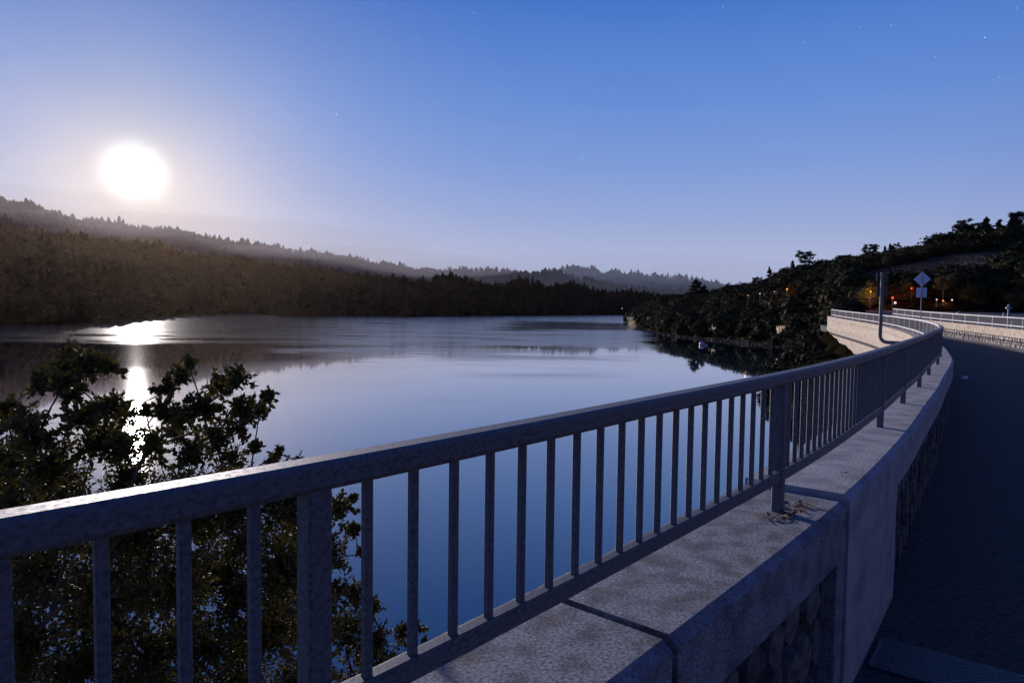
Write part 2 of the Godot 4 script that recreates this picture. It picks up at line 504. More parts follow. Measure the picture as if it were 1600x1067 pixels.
func shrub(o: Node3D, root: Vector3, sprays: Array, leaf_len: float, per: float, bark: Material, leaf: Material, seed_: int) -> void:
	var g := RandomNumberGenerator.new()
	g.seed = seed_
	var wood := Shape.new()
	var twigs := Shape.new()
	# a tree of limbs: each spray joins the nearest limb that is nearer to the root
	var todo := sprays.duplicate()
	todo.sort_custom(func(a, b): return (Vector3(a[0], a[1], a[2]) - root).length() < (Vector3(b[0], b[1], b[2]) - root).length())
	var nodes := [[root, -1, 0.0]]
	var ends := []
	for sp in todo:
		var c := Vector3(sp[0], sp[1], sp[2])
		var best := 0
		var score := 1e9
		for i in nodes.size():
			var d: float = (nodes[i][0] - c).length() + 0.25 * nodes[i][2]
			if d < score:
				score = d
				best = i
		var from: Vector3 = nodes[best][0]
		var steps := maxi(1, int((c - from).length() / 0.14))
		var last := best
		var bend := Vector3(g.randfn(), g.randfn(), g.randfn()) * 0.05
		for k in steps:
			var t := (k + 1.0) / steps
			var p := from.lerp(c, t) + bend * sin(t * PI) + Vector3(g.randfn(), g.randfn(), g.randfn()) * 0.012
			nodes.append([p, last, nodes[last][2] + (p - nodes[last][0]).length()])
			last = nodes.size() - 1
		ends.append([last, sp[3]])
	var load_ := []
	load_.resize(nodes.size())
	load_.fill(0.3)
	for i in range(nodes.size() - 1, 0, -1):
		load_[nodes[i][1]] += load_[i] * 0.96
	for i in range(1, nodes.size()):
		var ra := 0.0032 * pow(load_[nodes[i][1]], 0.5) + 0.0015
		var rb := 0.0032 * pow(load_[i], 0.5) + 0.0012
		wood.tube(nodes[nodes[i][1]][0], nodes[i][0], minf(ra, rb * 1.4), rb, 6)
	var places := []
	var tints := []
	for e in ends:
		var c: Vector3 = nodes[e[0]][0]
		var r: float = e[1]
		var count := int(clampf(per * pow(r, 1.7), 5, 170))
		for k in count:
			var d := Vector3(g.randfn(), g.randfn() + 0.25, g.randfn()).normalized()
			var start := c - d * r * g.randf_range(-0.1, 0.3)
			var len := r * g.randf_range(0.5, 1.1) * (1.45 if g.randf() < 0.15 else 1.0)
			var p := start
			var dir := d
			var seg := 4
			for j in seg:
				var q := p + dir * len / seg
				twigs.tube(p, q, 0.0016, 0.0012, 3)
				if j >= 1 or r < 0.06:
					var nl := 4 if j < seg - 1 else 7
					for m in nl:
						var pos := p.lerp(q, (m + g.randf()) / nl)
						var out := (dir * 0.7 + Vector3(g.randfn(), g.randfn(), g.randfn()) * 0.75).normalized()
						var z := out
						var x := z.cross(Vector3(g.randfn(), g.randfn(), g.randfn())).normalized()
						var L := leaf_len * g.randf_range(0.6, 1.2)
						places.append(Transform3D(Basis(x, z.cross(x), z).scaled(Vector3.ONE * L), pos))
						var hue := g.randf()
						tints.append(Color(0.9 + 0.5 * hue, 1.0, 0.7 + 0.2 * g.randf()) * g.randf_range(0.6, 1.4))
				p = q
				dir = (dir + Vector3(g.randfn(), g.randfn() + 0.2, g.randfn()) * 0.3).normalized()
	put("branches", wood.mesh(), bark, o)
	put("twigs", twigs.mesh(), bark, o)
	scatter("foliage", leaf_mesh(), leaf, places, tints, o)

# ------------------------------------------------------------------ the scene
var M := {}

func materials() -> void:
	var stain := noise_map(3, 0.012, 5, [[0.0, Color(0.42, 0.41, 0.41)], [0.35, Color(0.72, 0.71, 0.70)], [0.6, Color(0.92, 0.91, 0.9)], [1.0, Color(1, 1, 1)]])
	var speck := noise_map(11, 0.09, 4, [[0.0, Color(0.35, 0.35, 0.35)], [0.45, Color(0.8, 0.8, 0.8)], [1.0, Color(1, 1, 1)]])
	var grit := noise_map(5, 0.12, 4, [], true, 5.0)
	var concrete := textured(matte(lin(0.33, 0.325, 0.345), 0.92), 1.3, noise_map(71, 0.11, 5, [[0.0, Color(0.42, 0.42, 0.42)], [0.3, Color(0.68, 0.68, 0.68)], [0.5, Color(0.84, 0.84, 0.84)], [0.75, Color(1, 1, 1)]]), grit, 0.07)
	concrete.detail_enabled = true
	concrete.detail_albedo = noise_map(73, 0.01, 5, [[0.0, Color(0.6, 0.59, 0.59)], [0.4, Color(0.84, 0.83, 0.83)], [0.6, Color(1, 1, 1)]])
	concrete.detail_blend_mode = BaseMaterial3D.BLEND_MODE_MUL
	concrete.uv2_triplanar = true
	concrete.uv2_world_triplanar = true
	concrete.uv2_scale = Vector3(0.5, 1.3, 1.1)
	M.concrete = concrete
	var smooth := textured(matte(lin(0.38, 0.365, 0.37), 0.9), 0.7, noise_map(8, 0.01, 4, [[0.0, Color(0.7, 0.7, 0.7)], [0.6, Color(0.95, 0.95, 0.95)], [1.0, Color(1, 1, 1)]]), grit, 0.1)
	M.smooth_concrete = smooth
	M.panel_concrete = textured(matte(lin(0.29, 0.283, 0.29), 0.9), 1.1, stain, grit, 0.1)
	M.pale_concrete = textured(matte(lin(0.46, 0.385, 0.31), 0.9), 0.22, noise_map(21, 0.02, 5, [[0.0, Color(0.74, 0.7, 0.66)], [0.5, Color(0.95, 0.94, 0.92)], [1.0, Color(1, 1, 1)]]))
	var steel_map := noise_map(31, 0.035, 5, [[0.0, Color(0.5, 0.47, 0.45)], [0.3, Color(0.74, 0.73, 0.74)], [0.5, Color(0.9, 0.9, 0.92)], [1.0, Color(1, 1, 1)]])
	var steel_rough := noise_map(33, 0.03, 4, [[0.0, Color(0.5, 0.5, 0.5)], [0.5, Color(0.62, 0.62, 0.62)], [1.0, Color(0.8, 0.8, 0.8)]])
	var steel := textured(matte(lin(0.14, 0.139, 0.152), 1.0, 0.0, 0.45), 4.2, steel_map, noise_map(35, 0.06, 4, [], true, 3.0), 0.12, steel_rough)
	M.steel = steel
	M.moonlit_steel = matte(lin(0.42, 0.4, 0.4), 0.55, 0.2)  # lighter copy of the railing steel, direct moonlight put into its colour
	M.far_bars = matte(lin(0.13, 0.125, 0.13), 0.6, 0.1)
	M.dark_steel = matte(lin(0.06, 0.06, 0.07), 0.6, 0.3)
	M.asphalt = textured(matte(lin(0.105, 0.103, 0.105), 0.85), 1.3, speck, noise_map(41, 0.16, 3, [], true, 8.0), 1.0)
	M.asphalt.detail_enabled = true
	M.asphalt.detail_albedo = noise_map(43, 0.02, 5, [[0.0, Color(0.3, 0.3, 0.3)], [0.3, Color(0.7, 0.7, 0.7)], [0.55, Color(1, 1, 1)], [1.0, Color(0.75, 0.75, 0.75)]])
	M.asphalt.detail_blend_mode = BaseMaterial3D.BLEND_MODE_MUL
	M.asphalt.uv2_triplanar = true
	M.asphalt.uv2_world_triplanar = true
	M.asphalt.uv2_scale = Vector3.ONE * 0.21
	M.paving = textured(matte(lin(0.09, 0.088, 0.09), 0.9), 0.4, stain, null)
	for k in 4:
		M["stone_%d" % k] = textured(matte(lin(0.1 + 0.025 * k, 0.095 + 0.023 * k, 0.09 + 0.02 * k), 0.95), 2.2, stain, grit, 1.0)
	M.mortar = matte(lin(0.035, 0.033, 0.032), 0.95)
	M.gap = matte(lin(0.02, 0.02, 0.02), 0.95)
	M.plate = textured(matte(lin(0.2, 0.2, 0.21), 0.5, 0.6), 2.0, speck)
	var soil := textured(matte(lin(0.02, 0.016, 0.011), 1.0, 0.0, 0.0), 0.05, noise_map(51, 0.03, 5, [[0.0, Color(0.35, 0.38, 0.3)], [0.5, Color(0.8, 0.78, 0.7)], [1.0, Color(1, 0.95, 0.9)]]))
	M.soil = soil
	M.bark = matte(lin(0.05, 0.038, 0.03), 0.95)
	var foliage := matte(Color.WHITE, 0.9, 0.0, 0.2)
	foliage.vertex_color_use_as_albedo = true
	foliage.albedo_color = lin(0.035, 0.042, 0.024)
	foliage.cull_mode = BaseMaterial3D.CULL_DISABLED
	M.foliage = foliage
	var far := foliage.duplicate() as StandardMaterial3D
	far.albedo_color = Color.WHITE
	M.tinted = far
	var leaf := matte(Color.WHITE, 0.6, 0.0, 0.3)
	leaf.vertex_color_use_as_albedo = true
	leaf.albedo_color = lin(0.062, 0.06, 0.02)
	leaf.cull_mode = BaseMaterial3D.CULL_DISABLED
	leaf.backlight_enabled = true
	leaf.backlight = Color(0.6, 0.6, 0.35)
	M.leaf = leaf
	M.reed = matte(lin(0.6, 0.47, 0.3), 0.9)
	M.reed.backlight_enabled = true
	M.reed.backlight = Color(0.9, 0.85, 0.75)
	M.reed.cull_mode = BaseMaterial3D.CULL_DISABLED
	M.sign = matte(lin(0.75, 0.74, 0.76), 0.5, 0.2)
	M.sign_grey = matte(lin(0.3, 0.31, 0.34), 0.6)
	M.white = matte(lin(0.75, 0.74, 0.74), 0.7)
	var water := matte(lin(0.006, 0.022, 0.045), 1.0, 0.0, 0.7)
	water.uv1_triplanar = true
	water.uv1_world_triplanar = true
	water.uv1_scale = Vector3(1.0 / 800.0, 1.0, 1.0 / 800.0)
	water.uv1_offset = Vector3(0.5, 0.0, 1.0)
	water.roughness_texture = wind_map()
	water.clearcoat_enabled = true
	water.clearcoat = 0.85
	water.clearcoat_roughness = 0.03
	water.clearcoat_texture = wind_map(true)
	M.water = water

func wind_map(calm := false) -> ImageTexture:
	# how ruffled the lake is: breeze over open water, calm in the lee of the shores, cat's paws between
	var f := FastNoiseLite.new()
	f.seed = 61
	f.frequency = 1.0
	f.fractal_octaves = 4
	var img := Image.create(1024, 1024, false, Image.FORMAT_L8)
	for j in 1024:
		var d := 800.0 * (1.0 - (j + 0.5) / 1024.0)
		for i in 1024:
			var x := 800.0 * ((i + 0.5) / 1024.0 - 0.5)
			var u := x / maxf(d, 1.0)
			var n := f.get_noise_2d(x * 0.012, d * 0.03)
			var n2 := f.get_noise_2d(x * 0.03 + 50.0, d * 0.09)
			var r := lerpf(0.045, lerpf(0.1, 0.19, smoothstep(-0.42, -0.2, u)), smoothstep(60.0, 125.0, d + n * 70.0))
			# calm water in the lee of the left bank
			var lee := smoothstep(58.0, 70.0, d + n * 18.0) * (1.0 - smoothstep(98.0, 108.0, d + n * 20.0 + n2 * 8.0)) * (1.0 - smoothstep(-0.42, -0.26, u + n * 0.16))
			# calm in the right-hand bay
			var bay := (1.0 - smoothstep(150.0, 240.0, d + n * 60.0)) * smoothstep(0.16, 0.24, u + n * 0.06)
			# long calm streaks
			var streak := smoothstep(0.2, 0.42, n2 + n * 0.5) * 0.4
			streak = maxf(streak, smoothstep(180.0, 210.0, d + n * 60.0) * (1.0 - smoothstep(290.0, 330.0, d + n * 60.0)) * smoothstep(-0.04, 0.03, u + n * 0.1) * 0.55)
			r = lerpf(r, 0.12, smoothstep(108.0, 118.0, d + n * 20.0) * (1.0 - smoothstep(-0.4, -0.2, u + n * 0.1)))
			r = lerpf(r, 0.022, clampf(maxf(lee, maxf(bay, streak)), 0.0, 1.0))
			if calm:
				r = 1.0 - smoothstep(0.045, 0.12, r) * 0.9
			img.set_pixel(i, j, Color(r, r, r))
	return ImageTexture.create_from_image(img)

func glow(color: Color, energy: float) -> StandardMaterial3D:
	var m := matte(color)
	m.emission_enabled = true
	m.emission = color
	m.emission_energy_multiplier = energy
	return m

func _ready() -> void:
	rng.seed = 77
	# --- camera
	var cam := Camera3D.new()
	cam.name = "camera"
	cam.fov = 53.13
	cam.near = 0.05
	cam.far = 14000.0
	cam.position = Vector3(0, EYE, 0)
	cam.rotation = Vector3(deg_to_rad(-2.9), 0, 0.0135)
	add_child(cam)
	cam.current = true
	# --- sky, air and exposure
	var env := Environment.new()
	env.background_mode = Environment.BG_SKY
	var sky := PanoramaSkyMaterial.new()
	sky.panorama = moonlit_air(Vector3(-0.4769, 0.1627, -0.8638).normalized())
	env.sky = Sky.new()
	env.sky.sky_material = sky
	env.background_energy_multiplier = 1.0
	env.tonemap_mode = Environment.TONE_MAPPER_LINEAR
	env.tonemap_exposure = 1.0
	env.volumetric_fog_enabled = true
	env.volumetric_fog_density = 0.000012
	env.volumetric_fog_albedo = Color(0.98, 0.86, 0.74)
	env.volumetric_fog_anisotropy = 0.8
	env.sdfgi_enabled = true
	env.ssao_enabled = true
	env.ssil_enabled = true
	var we := WorldEnvironment.new()
	we.name = "environment"
	we.environment = env
	add_child(we)
	# --- the moon's light
	var sun := DirectionalLight3D.new()
	sun.name = "moonlight"
	sun.light_color = Color(1.0, 0.955, 0.945)
	sun.light_energy = 1.6
	sun.light_angular_distance = 0.5
	sun.shadow_enabled = true
	add_child(sun)
	sun.look_at_from_position(Vector3.ZERO, -Vector3(-0.4769, 0.1627, -0.8638), Vector3.UP)
	materials()
	bumps.seed = 9
	bumps.frequency = 0.02
	bumps.fractal_octaves = 3
	# --- the dam's line
	for i in LEFT_PATH.size():
		var p := Vector3(LEFT_PATH[i][0], 0, -LEFT_PATH[i][1])
		var a: Array = LEFT_PATH[maxi(i - 1, 0)]
		var b: Array = LEFT_PATH[mini(i + 1, LEFT_PATH.size() - 1)]
		var t := Vector3(b[0] - a[0], 0, -(b[1] - a[1])).normalized()
		var pin := 0.0 if i == 0 else (p - Vector3(LEFT_PATH[i - 1][0], 0, -LEFT_PATH[i - 1][1])).length() / 3.0
		var pout := 0.0 if i == LEFT_PATH.size() - 1 else (p - Vector3(LEFT_PATH[i + 1][0], 0, -LEFT_PATH[i + 1][1])).length() / 3.0
		path.add_point(p, -t * pin, t * pout)
	s_end = near_s(24.9, 53.3)
	land()
	forests()
	road()
	left_parapet()
	right_parapet()
	left_railing()
	right_railing()
	skyline_trees()
	shore_plants()
	near_shrubs()
	signs()
	lamps()
	small_things()
	heavens()

func moonlit_air(moon: Vector3) -> ImageTexture:
	# clear night air lit by the moon: pale at the horizon, deep blue above, with the moon's aureole
	var table := [[0.0, 0.47, 0.51, 0.69], [4.0, 0.41, 0.465, 0.685], [7.5, 0.305, 0.395, 0.685], [11.5, 0.205, 0.328, 0.69], [16.0, 0.135, 0.275, 0.675], [24.0, 0.052, 0.172, 0.57], [40.0, 0.026, 0.10, 0.40], [90.0, 0.014, 0.055, 0.25]]
	var w := 1024
	var h := 512
	var data := PackedFloat32Array()
	data.resize(w * h * 4)
	var k := 0
	for j in h:
		var el := PI * (0.5 - (j + 0.5) / h)
		var deg := clampf(rad_to_deg(el), 0.0, 89.9)
		var base := Vector3.ZERO
		for i in table.size() - 1:
			if deg >= table[i][0] and deg <= table[i + 1][0]:
				var t: float = (deg - table[i][0]) / (table[i + 1][0] - table[i][0])
				base = Vector3(table[i][1], table[i][2], table[i][3]).lerp(Vector3(table[i + 1][1], table[i + 1][2], table[i + 1][3]), t)
		for i in w:
			var az := TAU * (i + 0.5) / w
			var d := Vector3(cos(el) * sin(az), sin(el), -cos(el) * cos(az))
			var gamma := rad_to_deg(acos(clampf(d.dot(moon), -1.0, 1.0)))
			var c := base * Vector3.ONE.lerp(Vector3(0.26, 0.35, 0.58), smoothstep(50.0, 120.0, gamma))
			c += Vector3(1.0, 0.70, 0.07) * 0.6 * exp(-gamma / 6.8)
			c += Vector3(0.5, 0.5, 0.5) * exp(-pow(gamma / 2.05, 4.0))
			data[k] = c.x
			data[k + 1] = c.y
			data[k + 2] = c.z
			data[k + 3] = 1.0
			k += 4
	return ImageTexture.create_from_image(Image.create_from_data(w, h, false, Image.FORMAT_RGBAF, data.to_byte_array()))

func land() -> void:
	var bank_y := [[-6.0, -1.6, 0.4], [0.8, -2.0, 0.5], [2.5, -3.0, 0.5], [4.0, -6.0, 0.5], [10.0, -8.0, 0.4], [20.0, -6.5, 0.4], [30.0, -4.6, 0.3], [38.0, -2.0, 0.2], [44.0, -0.9, 0.12], [53.3, 0.28, 0.075]]
	for i in 70:
		var s := s_end * i / 69.0
		var p := path.sample_baked(s)
		var f := frame(s).basis
		var y := -1.6
		var sl := 0.4
		for k in bank_y.size() - 1:
			if -p.z >= bank_y[k][0] and -p.z <= bank_y[k + 1][0] + 0.01:
				var t: float = (-p.z - bank_y[k][0]) / (bank_y[k + 1][0] - bank_y[k][0])
				y = lerpf(bank_y[k][1], bank_y[k + 1][1], t)
				sl = lerpf(bank_y[k][2], bank_y[k + 1][2], t)
		bank_pts.append([p.x, -p.z, y, f.x.x, -f.x.z, sl])
	var rows := [0.8]
	while rows[-1] < 3400.0:
		rows.append(rows[-1] * 1.031 + 0.12)
	var cols := []
	var u := -1.9
	while u < 1.95:
		cols.append(u)
		u += 0.007 if u > -0.8 and u < 0.8 else 0.03
	var sh := Shape.new()
	grid(rows, cols, sh, ground)
	tag(put("terrain", sh.mesh(), M.soil), "dark wooded hills and banks that enclose the lake", "hills", "", "structure")
	var w := Shape.new()
	w.quad(Vector3(-4200, LAKE, 300), Vector3(4200, LAKE, 300), Vector3(4200, LAKE, -3600), Vector3(-4200, LAKE, -3600), Vector3.UP)
	tag(put("lake", w.mesh(), M.water), "calm reservoir water mirroring the blue night sky", "lake", "", "structure")

func wood(called: String, label: String, table: Array, power: float, u0: float, u1: float, d0: float, d1: float, spacing: float, h0: float, h1: float, round_share: float, color: Color) -> void:
	var places := [[], [], [], [], []]
	var tints := [[], [], [], [], []]
	var du := 0.0
	var area := (u1 - u0) * (d1 * d1 - d0 * d0) * 0.5
	var total := int(area / (spacing * spacing))
	for i in total:
		var dd := sqrt(lerpf(d0 * d0, d1 * d1, rng.randf()))
		var u := lerpf(u0, u1, rng.randf())
		var r := along(table, u)
		var pick := rng.randf()
		var hh := rng.randf_range(h0, h1)
		var turn := rng.randf() * TAU
		var shade := rng.randf_range(0.7, 1.35)
		var warm := rng.randf_range(-0.12, 0.18)
		if r.is_empty() or dd > r[2] + 25.0 or dd < r[1]:
			continue
		var patch := bumps.get_noise_2d(u * dd * 0.6 + 400.0, dd * 0.6)
		hh *= clampf(1.0 + patch * 1.1, 0.45, 1.7)
		shade *= 1.0 + patch * 0.5
		var y := ground(u, dd)
		if y < LAKE + 0.3 or ridge(table, u, dd, power) < y - 3.0:
			continue
		var k := rng.randi() % 2 + (0 if pick < round_share else 2)
		var wide := rng.randf_range(0.85, 1.25)
		var sc := Vector3(hh * wide, hh, hh * wide)
		if k < 2:
			sc = Vector3(hh * 0.9, hh * 0.75, hh * 0.9)
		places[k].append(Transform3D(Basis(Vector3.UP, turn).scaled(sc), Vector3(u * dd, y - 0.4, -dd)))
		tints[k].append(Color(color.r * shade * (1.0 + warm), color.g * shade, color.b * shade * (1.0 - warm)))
	var root := Node3D.new()
	root.name = numbered(called)
	add_child(root)
	tag(root, label, "forest", "", "stuff")
	for k in 4:
		if places[k].size():
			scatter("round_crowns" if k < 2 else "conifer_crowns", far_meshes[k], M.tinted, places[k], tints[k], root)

var far_meshes := []

func mist(center: Vector3, size: Vector3, turn: float, density: float, label: String, color := Color(0.95, 0.93, 0.92)) -> void:
	var f := FogVolume.new()
	f.name = numbered("mist_bank")
	f.shape = RenderingServer.FOG_VOLUME_SHAPE_ELLIPSOID
	f.size = size
	var m := FogMaterial.new()
	m.density = density
	m.albedo = color
	f.material = m
	f.position = center
	f.rotation.y = turn
	add_child(f)
	tag(f, label, "mist", "mist among the hills", "stuff")

func forests() -> void:
	var crest := "thin mist drifting along the crest of the left hill"
	mist(Vector3(-400, 70, -520), Vector3(380, 38, 130), 0.35, 0.0022, crest)
	mist(Vector3(-290, 69, -700), Vector3(460, 40, 150), 0.5, 0.0024, crest)
	mist(Vector3(-180, 59, -920), Vector3(460, 38, 180), 0.6, 0.0022, crest)
	mist(Vector3(40, 24, -960), Vector3(1100, 74, 170), 0.03, 0.0008, "thin bluish mist behind the low wooded point", Color(0.82, 0.88, 0.97))
	mist(Vector3(300, 62, -1860), Vector3(1700, 190, 300), 0.1, 0.0009, "pale bluish mist before the farthest ridge", Color(0.82, 0.88, 0.97))
	far_meshes = [roundtree_far(1), roundtree_far(2), conifer_far(3), conifer_far(4)]
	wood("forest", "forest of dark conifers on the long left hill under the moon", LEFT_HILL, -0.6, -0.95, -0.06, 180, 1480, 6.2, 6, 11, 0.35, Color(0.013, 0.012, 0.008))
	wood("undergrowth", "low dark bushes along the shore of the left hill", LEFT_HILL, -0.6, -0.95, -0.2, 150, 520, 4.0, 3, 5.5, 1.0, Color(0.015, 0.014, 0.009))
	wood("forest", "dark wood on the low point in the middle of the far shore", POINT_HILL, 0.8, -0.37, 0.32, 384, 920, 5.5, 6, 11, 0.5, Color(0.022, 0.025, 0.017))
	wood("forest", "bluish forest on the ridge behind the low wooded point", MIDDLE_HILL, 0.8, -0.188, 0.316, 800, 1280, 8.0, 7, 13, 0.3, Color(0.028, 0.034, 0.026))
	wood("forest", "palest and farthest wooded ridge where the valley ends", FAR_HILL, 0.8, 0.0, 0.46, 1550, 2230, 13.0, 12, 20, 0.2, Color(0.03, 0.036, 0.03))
	wood("scrub", "low dark scrub on the small headland right of the lake's end", LOW_HEADLAND, 0.6, 0.097, 0.288, 645, 745, 5.5, 4, 8, 0.9, Color(0.028, 0.024, 0.02))
	# the right hillside: bushes close enough to show their leaves
	var meshes := []
	for k in 4:
		meshes.append(roundtree_far(20 + k, 420, true, 0.075))
	var places := [[], [], [], []]
	var tints := [[], [], [], []]
	for i in 7000:
		var dd := sqrt(lerpf(80.0 * 80.0, 335.0 * 335.0, rng.randf()))
		var u := lerpf(0.17, 0.98, rng.randf())
		var hh := rng.randf_range(2.0, 5.0)
		var turn := rng.randf() * TAU
		var shade := rng.randf_range(0.6, 1.35)
		var warm := rng.randf_range(-0.1, 0.25)
		var k := rng.randi() % 4
		var r := along(RIGHT_HILL, u)
		if r.is_empty() or dd > r[2] + 8.0 or dd < r[1] + 2.5:
			continue
		if dd < 95.0 and u > 0.505 and u < 0.665:
			hh *= 0.3
			if dd < 89.0 or dd > 90.5:
				continue
		# a slope of dry grass above the road is left open
		if u > 0.5 and absf(dd - (158.0 + 40.0 * (u - 0.5))) < 24.0:
			continue
		var t: float = (dd - r[1]) / (r[2] - r[1])
		hh *= 0.55 + 0.45 * smoothstep(0.0, 0.15, t)
		if u > 0.5 and u < 0.72 and dd > 106.0 and dd < 136.0 + 40.0 * (u - 0.5):
			hh *= 0.4
		if u > 0.62 and t > 0.8:
			hh *= 1.7
		places[k].append(Transform3D(Basis(Vector3.UP, turn).scaled(Vector3(hh * 1.5, hh, hh * 1.5)), Vector3(u * dd, ground(u, dd) - 0.3, -dd)))
		tints[k].append(Color(0.042 * shade * (1.0 + warm), 0.042 * shade, 0.015 * shade))
	for i in 2600:
		var u := rng.randf_range(0.36, 0.5)
		var dd := rng.randf_range(34.0, 125.0)
		var hh := rng.randf_range(0.5, 1.5) * (0.6 + dd * 0.008)
		var turn := rng.randf() * TAU
		var shade := rng.randf_range(0.5, 1.2)
		var k := rng.randi() % 4
		var y := ground(u, dd)
		if y < LAKE + 0.15 or y > 3.0:
			continue
		var px := u * dd
		var sn := near_s(px, dd)
		var q := path.sample_baked(sn)
		if Vector2(q.x - px, -q.z - dd).length() < 0.55 + hh * 0.8 or (px > q.x and sn < s_end - 0.2):
			continue
		places[k].append(Transform3D(Basis(Vector3.UP, turn).scaled(Vector3(hh * 1.6, hh, hh * 1.6)), Vector3(px, y - 0.2 * hh, -dd)))
		tints[k].append(Color(0.03, 0.025, 0.014) * shade)
	var root := Node3D.new()
	root.name = numbered("scrub")
	add_child(root)
	tag(root, "dense dark bushes covering the hillside right of the lake", "scrub", "", "stuff")
	for k in 4:
		scatter("bush_crowns", meshes[k], M.tinted, places[k], tints[k], root)
	# dry grass on the open slope
	var gr := Shape.new()
	var gp := []
	var gt := []
	for k in 14:
		var a := rng.randf() * TAU
		gr.tri(Vector3(cos(a) * 0.5, 0, sin(a) * 0.5) * rng.randf(), Vector3(cos(a + 1), 0, sin(a + 1)) * 0.12 + Vector3(cos(a) * 0.5, 0, sin(a) * 0.5), Vector3(cos(a) * 0.7, rng.randf_range(0.4, 0.9), sin(a) * 0.7))
	for i in 9000:
		var u := lerpf(0.5, 0.95, rng.randf())
		var dd := 158.0 + 40.0 * (u - 0.5) + rng.randf_range(-26, 26)
		gp.append(Transform3D(Basis(Vector3.UP, rng.randf() * TAU).scaled(Vector3(1.6, 1.0, 1.6)), Vector3(u * dd, ground(u, dd) - 0.05, -dd)))
		gt.append(Color(0.13, 0.1, 0.085) * rng.randf_range(0.6, 1.3))
	var grass := scatter(numbered("grass"), gr.mesh(), M.tinted, gp, gt)
	tag(grass, "strip of dry purplish grass across the right hillside above the signs", "grass", "", "stuff")

func road() -> void:
	var sh := Shape.new()
	sweep(sh, 0.2, s_end + 5.4, 0.5, [[0.1, 0.0], [ROAD_WIDTH - 0.1, 0.0], [ROAD_WIDTH - 0.1, -0.45], [0.1, -0.45]])
	tag(put("road", sh.mesh(), M.asphalt), "dark asphalt road that curves along the top of the dam", "road", "", "structure")
	var gutter := Shape.new()
	sweep(gutter, 4.0, s_end + 5.4, 0.5, [[ROAD_WIDTH - 0.62, 0.0], [ROAD_WIDTH - 0.62, 0.012], [ROAD_WIDTH - 0.02, 0.03], [ROAD_WIDTH - 0.02, -0.02]])
	tag(put("gutter", gutter.mesh(), M.pale_concrete), "pale concrete gutter at the foot of the far parapet", "gutter", "", "structure")
	# the paved ground where the dam ends
	var lot := Shape.new()
	var rows := []
	var d := 57.5
	while d < 86.0:
		rows.append(d)
		d += 0.8
	var cols := []
	var u := 0.484
	while u < 1.2:
		cols.append(u)
		u += 0.012
	grid(rows, cols, lot, func(uu: float, dd: float) -> float: return ground(uu, dd) + 0.06)
	tag(put("pavement", lot.mesh(), M.paving), "paved ground beyond the far end of the dam", "pavement", "", "structure")
	# steel cover plate of the bridge joint, with raised treads
	var s := near_s(1.50, 3.28) + 0.33
	var plate := thing("joint_plate", "tread-patterned steel plate across the road beside the wall", "plate", at(s, 0, 0))
	var t := frame(s)
	var base := Shape.new()
	base.box(t.basis.x * (0.22 + 1.2) + Vector3(0, 0.008, 0), Vector3(2.4, 0.012, 0.36), t.basis, 0.004)
	put("plate", base.mesh(), M.plate, plate)
	var treads := Shape.new()
	var n := 0
	for i in 120:
		for j in 17:
			var a := PI / 4 if (i + j) % 2 == 0 else -PI / 4
			treads.box(t.basis * Vector3(0.25 + 0.0195 * i, 0.0155, -0.16 + 0.02 * j), Vector3(0.018, 0.004, 0.006), t.basis * Basis(Vector3.UP, a))
	tag(put("treads", treads.mesh(), M.plate, plate), "", "", "", "stuff")

const LEDGE := 0.911

func coping_profile(drop: float, top: float, inner := -0.27, outer := 0.19) -> Array:
	return [[inner, top], [outer - 0.028, top], [outer, top - 0.024], [outer, top - drop], [inner, top - drop]]

func stone_shapes() -> Array:
	# unit stones: face towards +x, uneven corners
	var out := []
	for k in 7:
		var g := RandomNumberGenerator.new()
		g.seed = 300 + k
		var sh := Shape.new()
		var ring0 := []
		var ring1 := []
		for j in 8:
			var a := TAU * (j + 0.5) / 8.0
			var rr := 1.0 / maxf(absf(cos(a)), absf(sin(a)))
			rr = lerpf(rr, 1.1, 0.15) * g.randf_range(0.9, 1.0)
			ring0.append(Vector3(0, sin(a) * rr * 0.5, cos(a) * rr * 0.5))
			ring1.append(Vector3(g.randf_range(0.6, 0.95), sin(a) * rr * 0.45, cos(a) * rr * 0.45))
		var top := Vector3(1.0, g.randf_range(-0.1, 0.1), g.randf_range(-0.1, 0.1))
		for j in 8:
			sh.quad(ring0[j], ring0[(j + 1) % 8], ring1[(j + 1) % 8], ring1[j], ring0[j] + ring0[(j + 1) % 8])
			sh.quad(ring1[j], ring1[(j + 1) % 8], top, top, Vector3.RIGHT)
		out.append(sh.mesh())
	return out

func lay_stones(o: Node3D, s0: float, s1: float, y0: float, y1: float, q: float, meshes: Array, rows: Array) -> int:
	# courses of rough stones set in a recessed bed
	var count := 0
	var y := y0
	for k in rows.size():
		var hh: float = (y1 - y0) * rows[k]
		var s := s0
		while s < s1 - 0.03:
			var w := minf(rng.randf_range(0.09, 0.24), s1 - s)
			var t := frame(s + w * 0.5)
			var hgt := hh * rng.randf_range(0.86, 0.98)
			var pos := t.origin + t.basis.x * q + Vector3(0, y + hh * 0.5 + rng.randf_range(-0.01, 0.01), 0)
			var b := t.basis * Basis.from_scale(Vector3(rng.randf_range(0.03, 0.055), hgt, w - 0.012))
			put("stone", meshes[rng.randi() % meshes.size()], M["stone_%d" % (rng.randi() % 4)], o, pos - o.position, b)
			s += w
			count += 1
		y += hh
	return count

func local(o: Node3D, called: String, sh: Shape, mat: Material) -> MeshInstance3D:
	# geometry made in world places becomes a part of o
	return put(called, sh.mesh(), mat, o, -o.position)

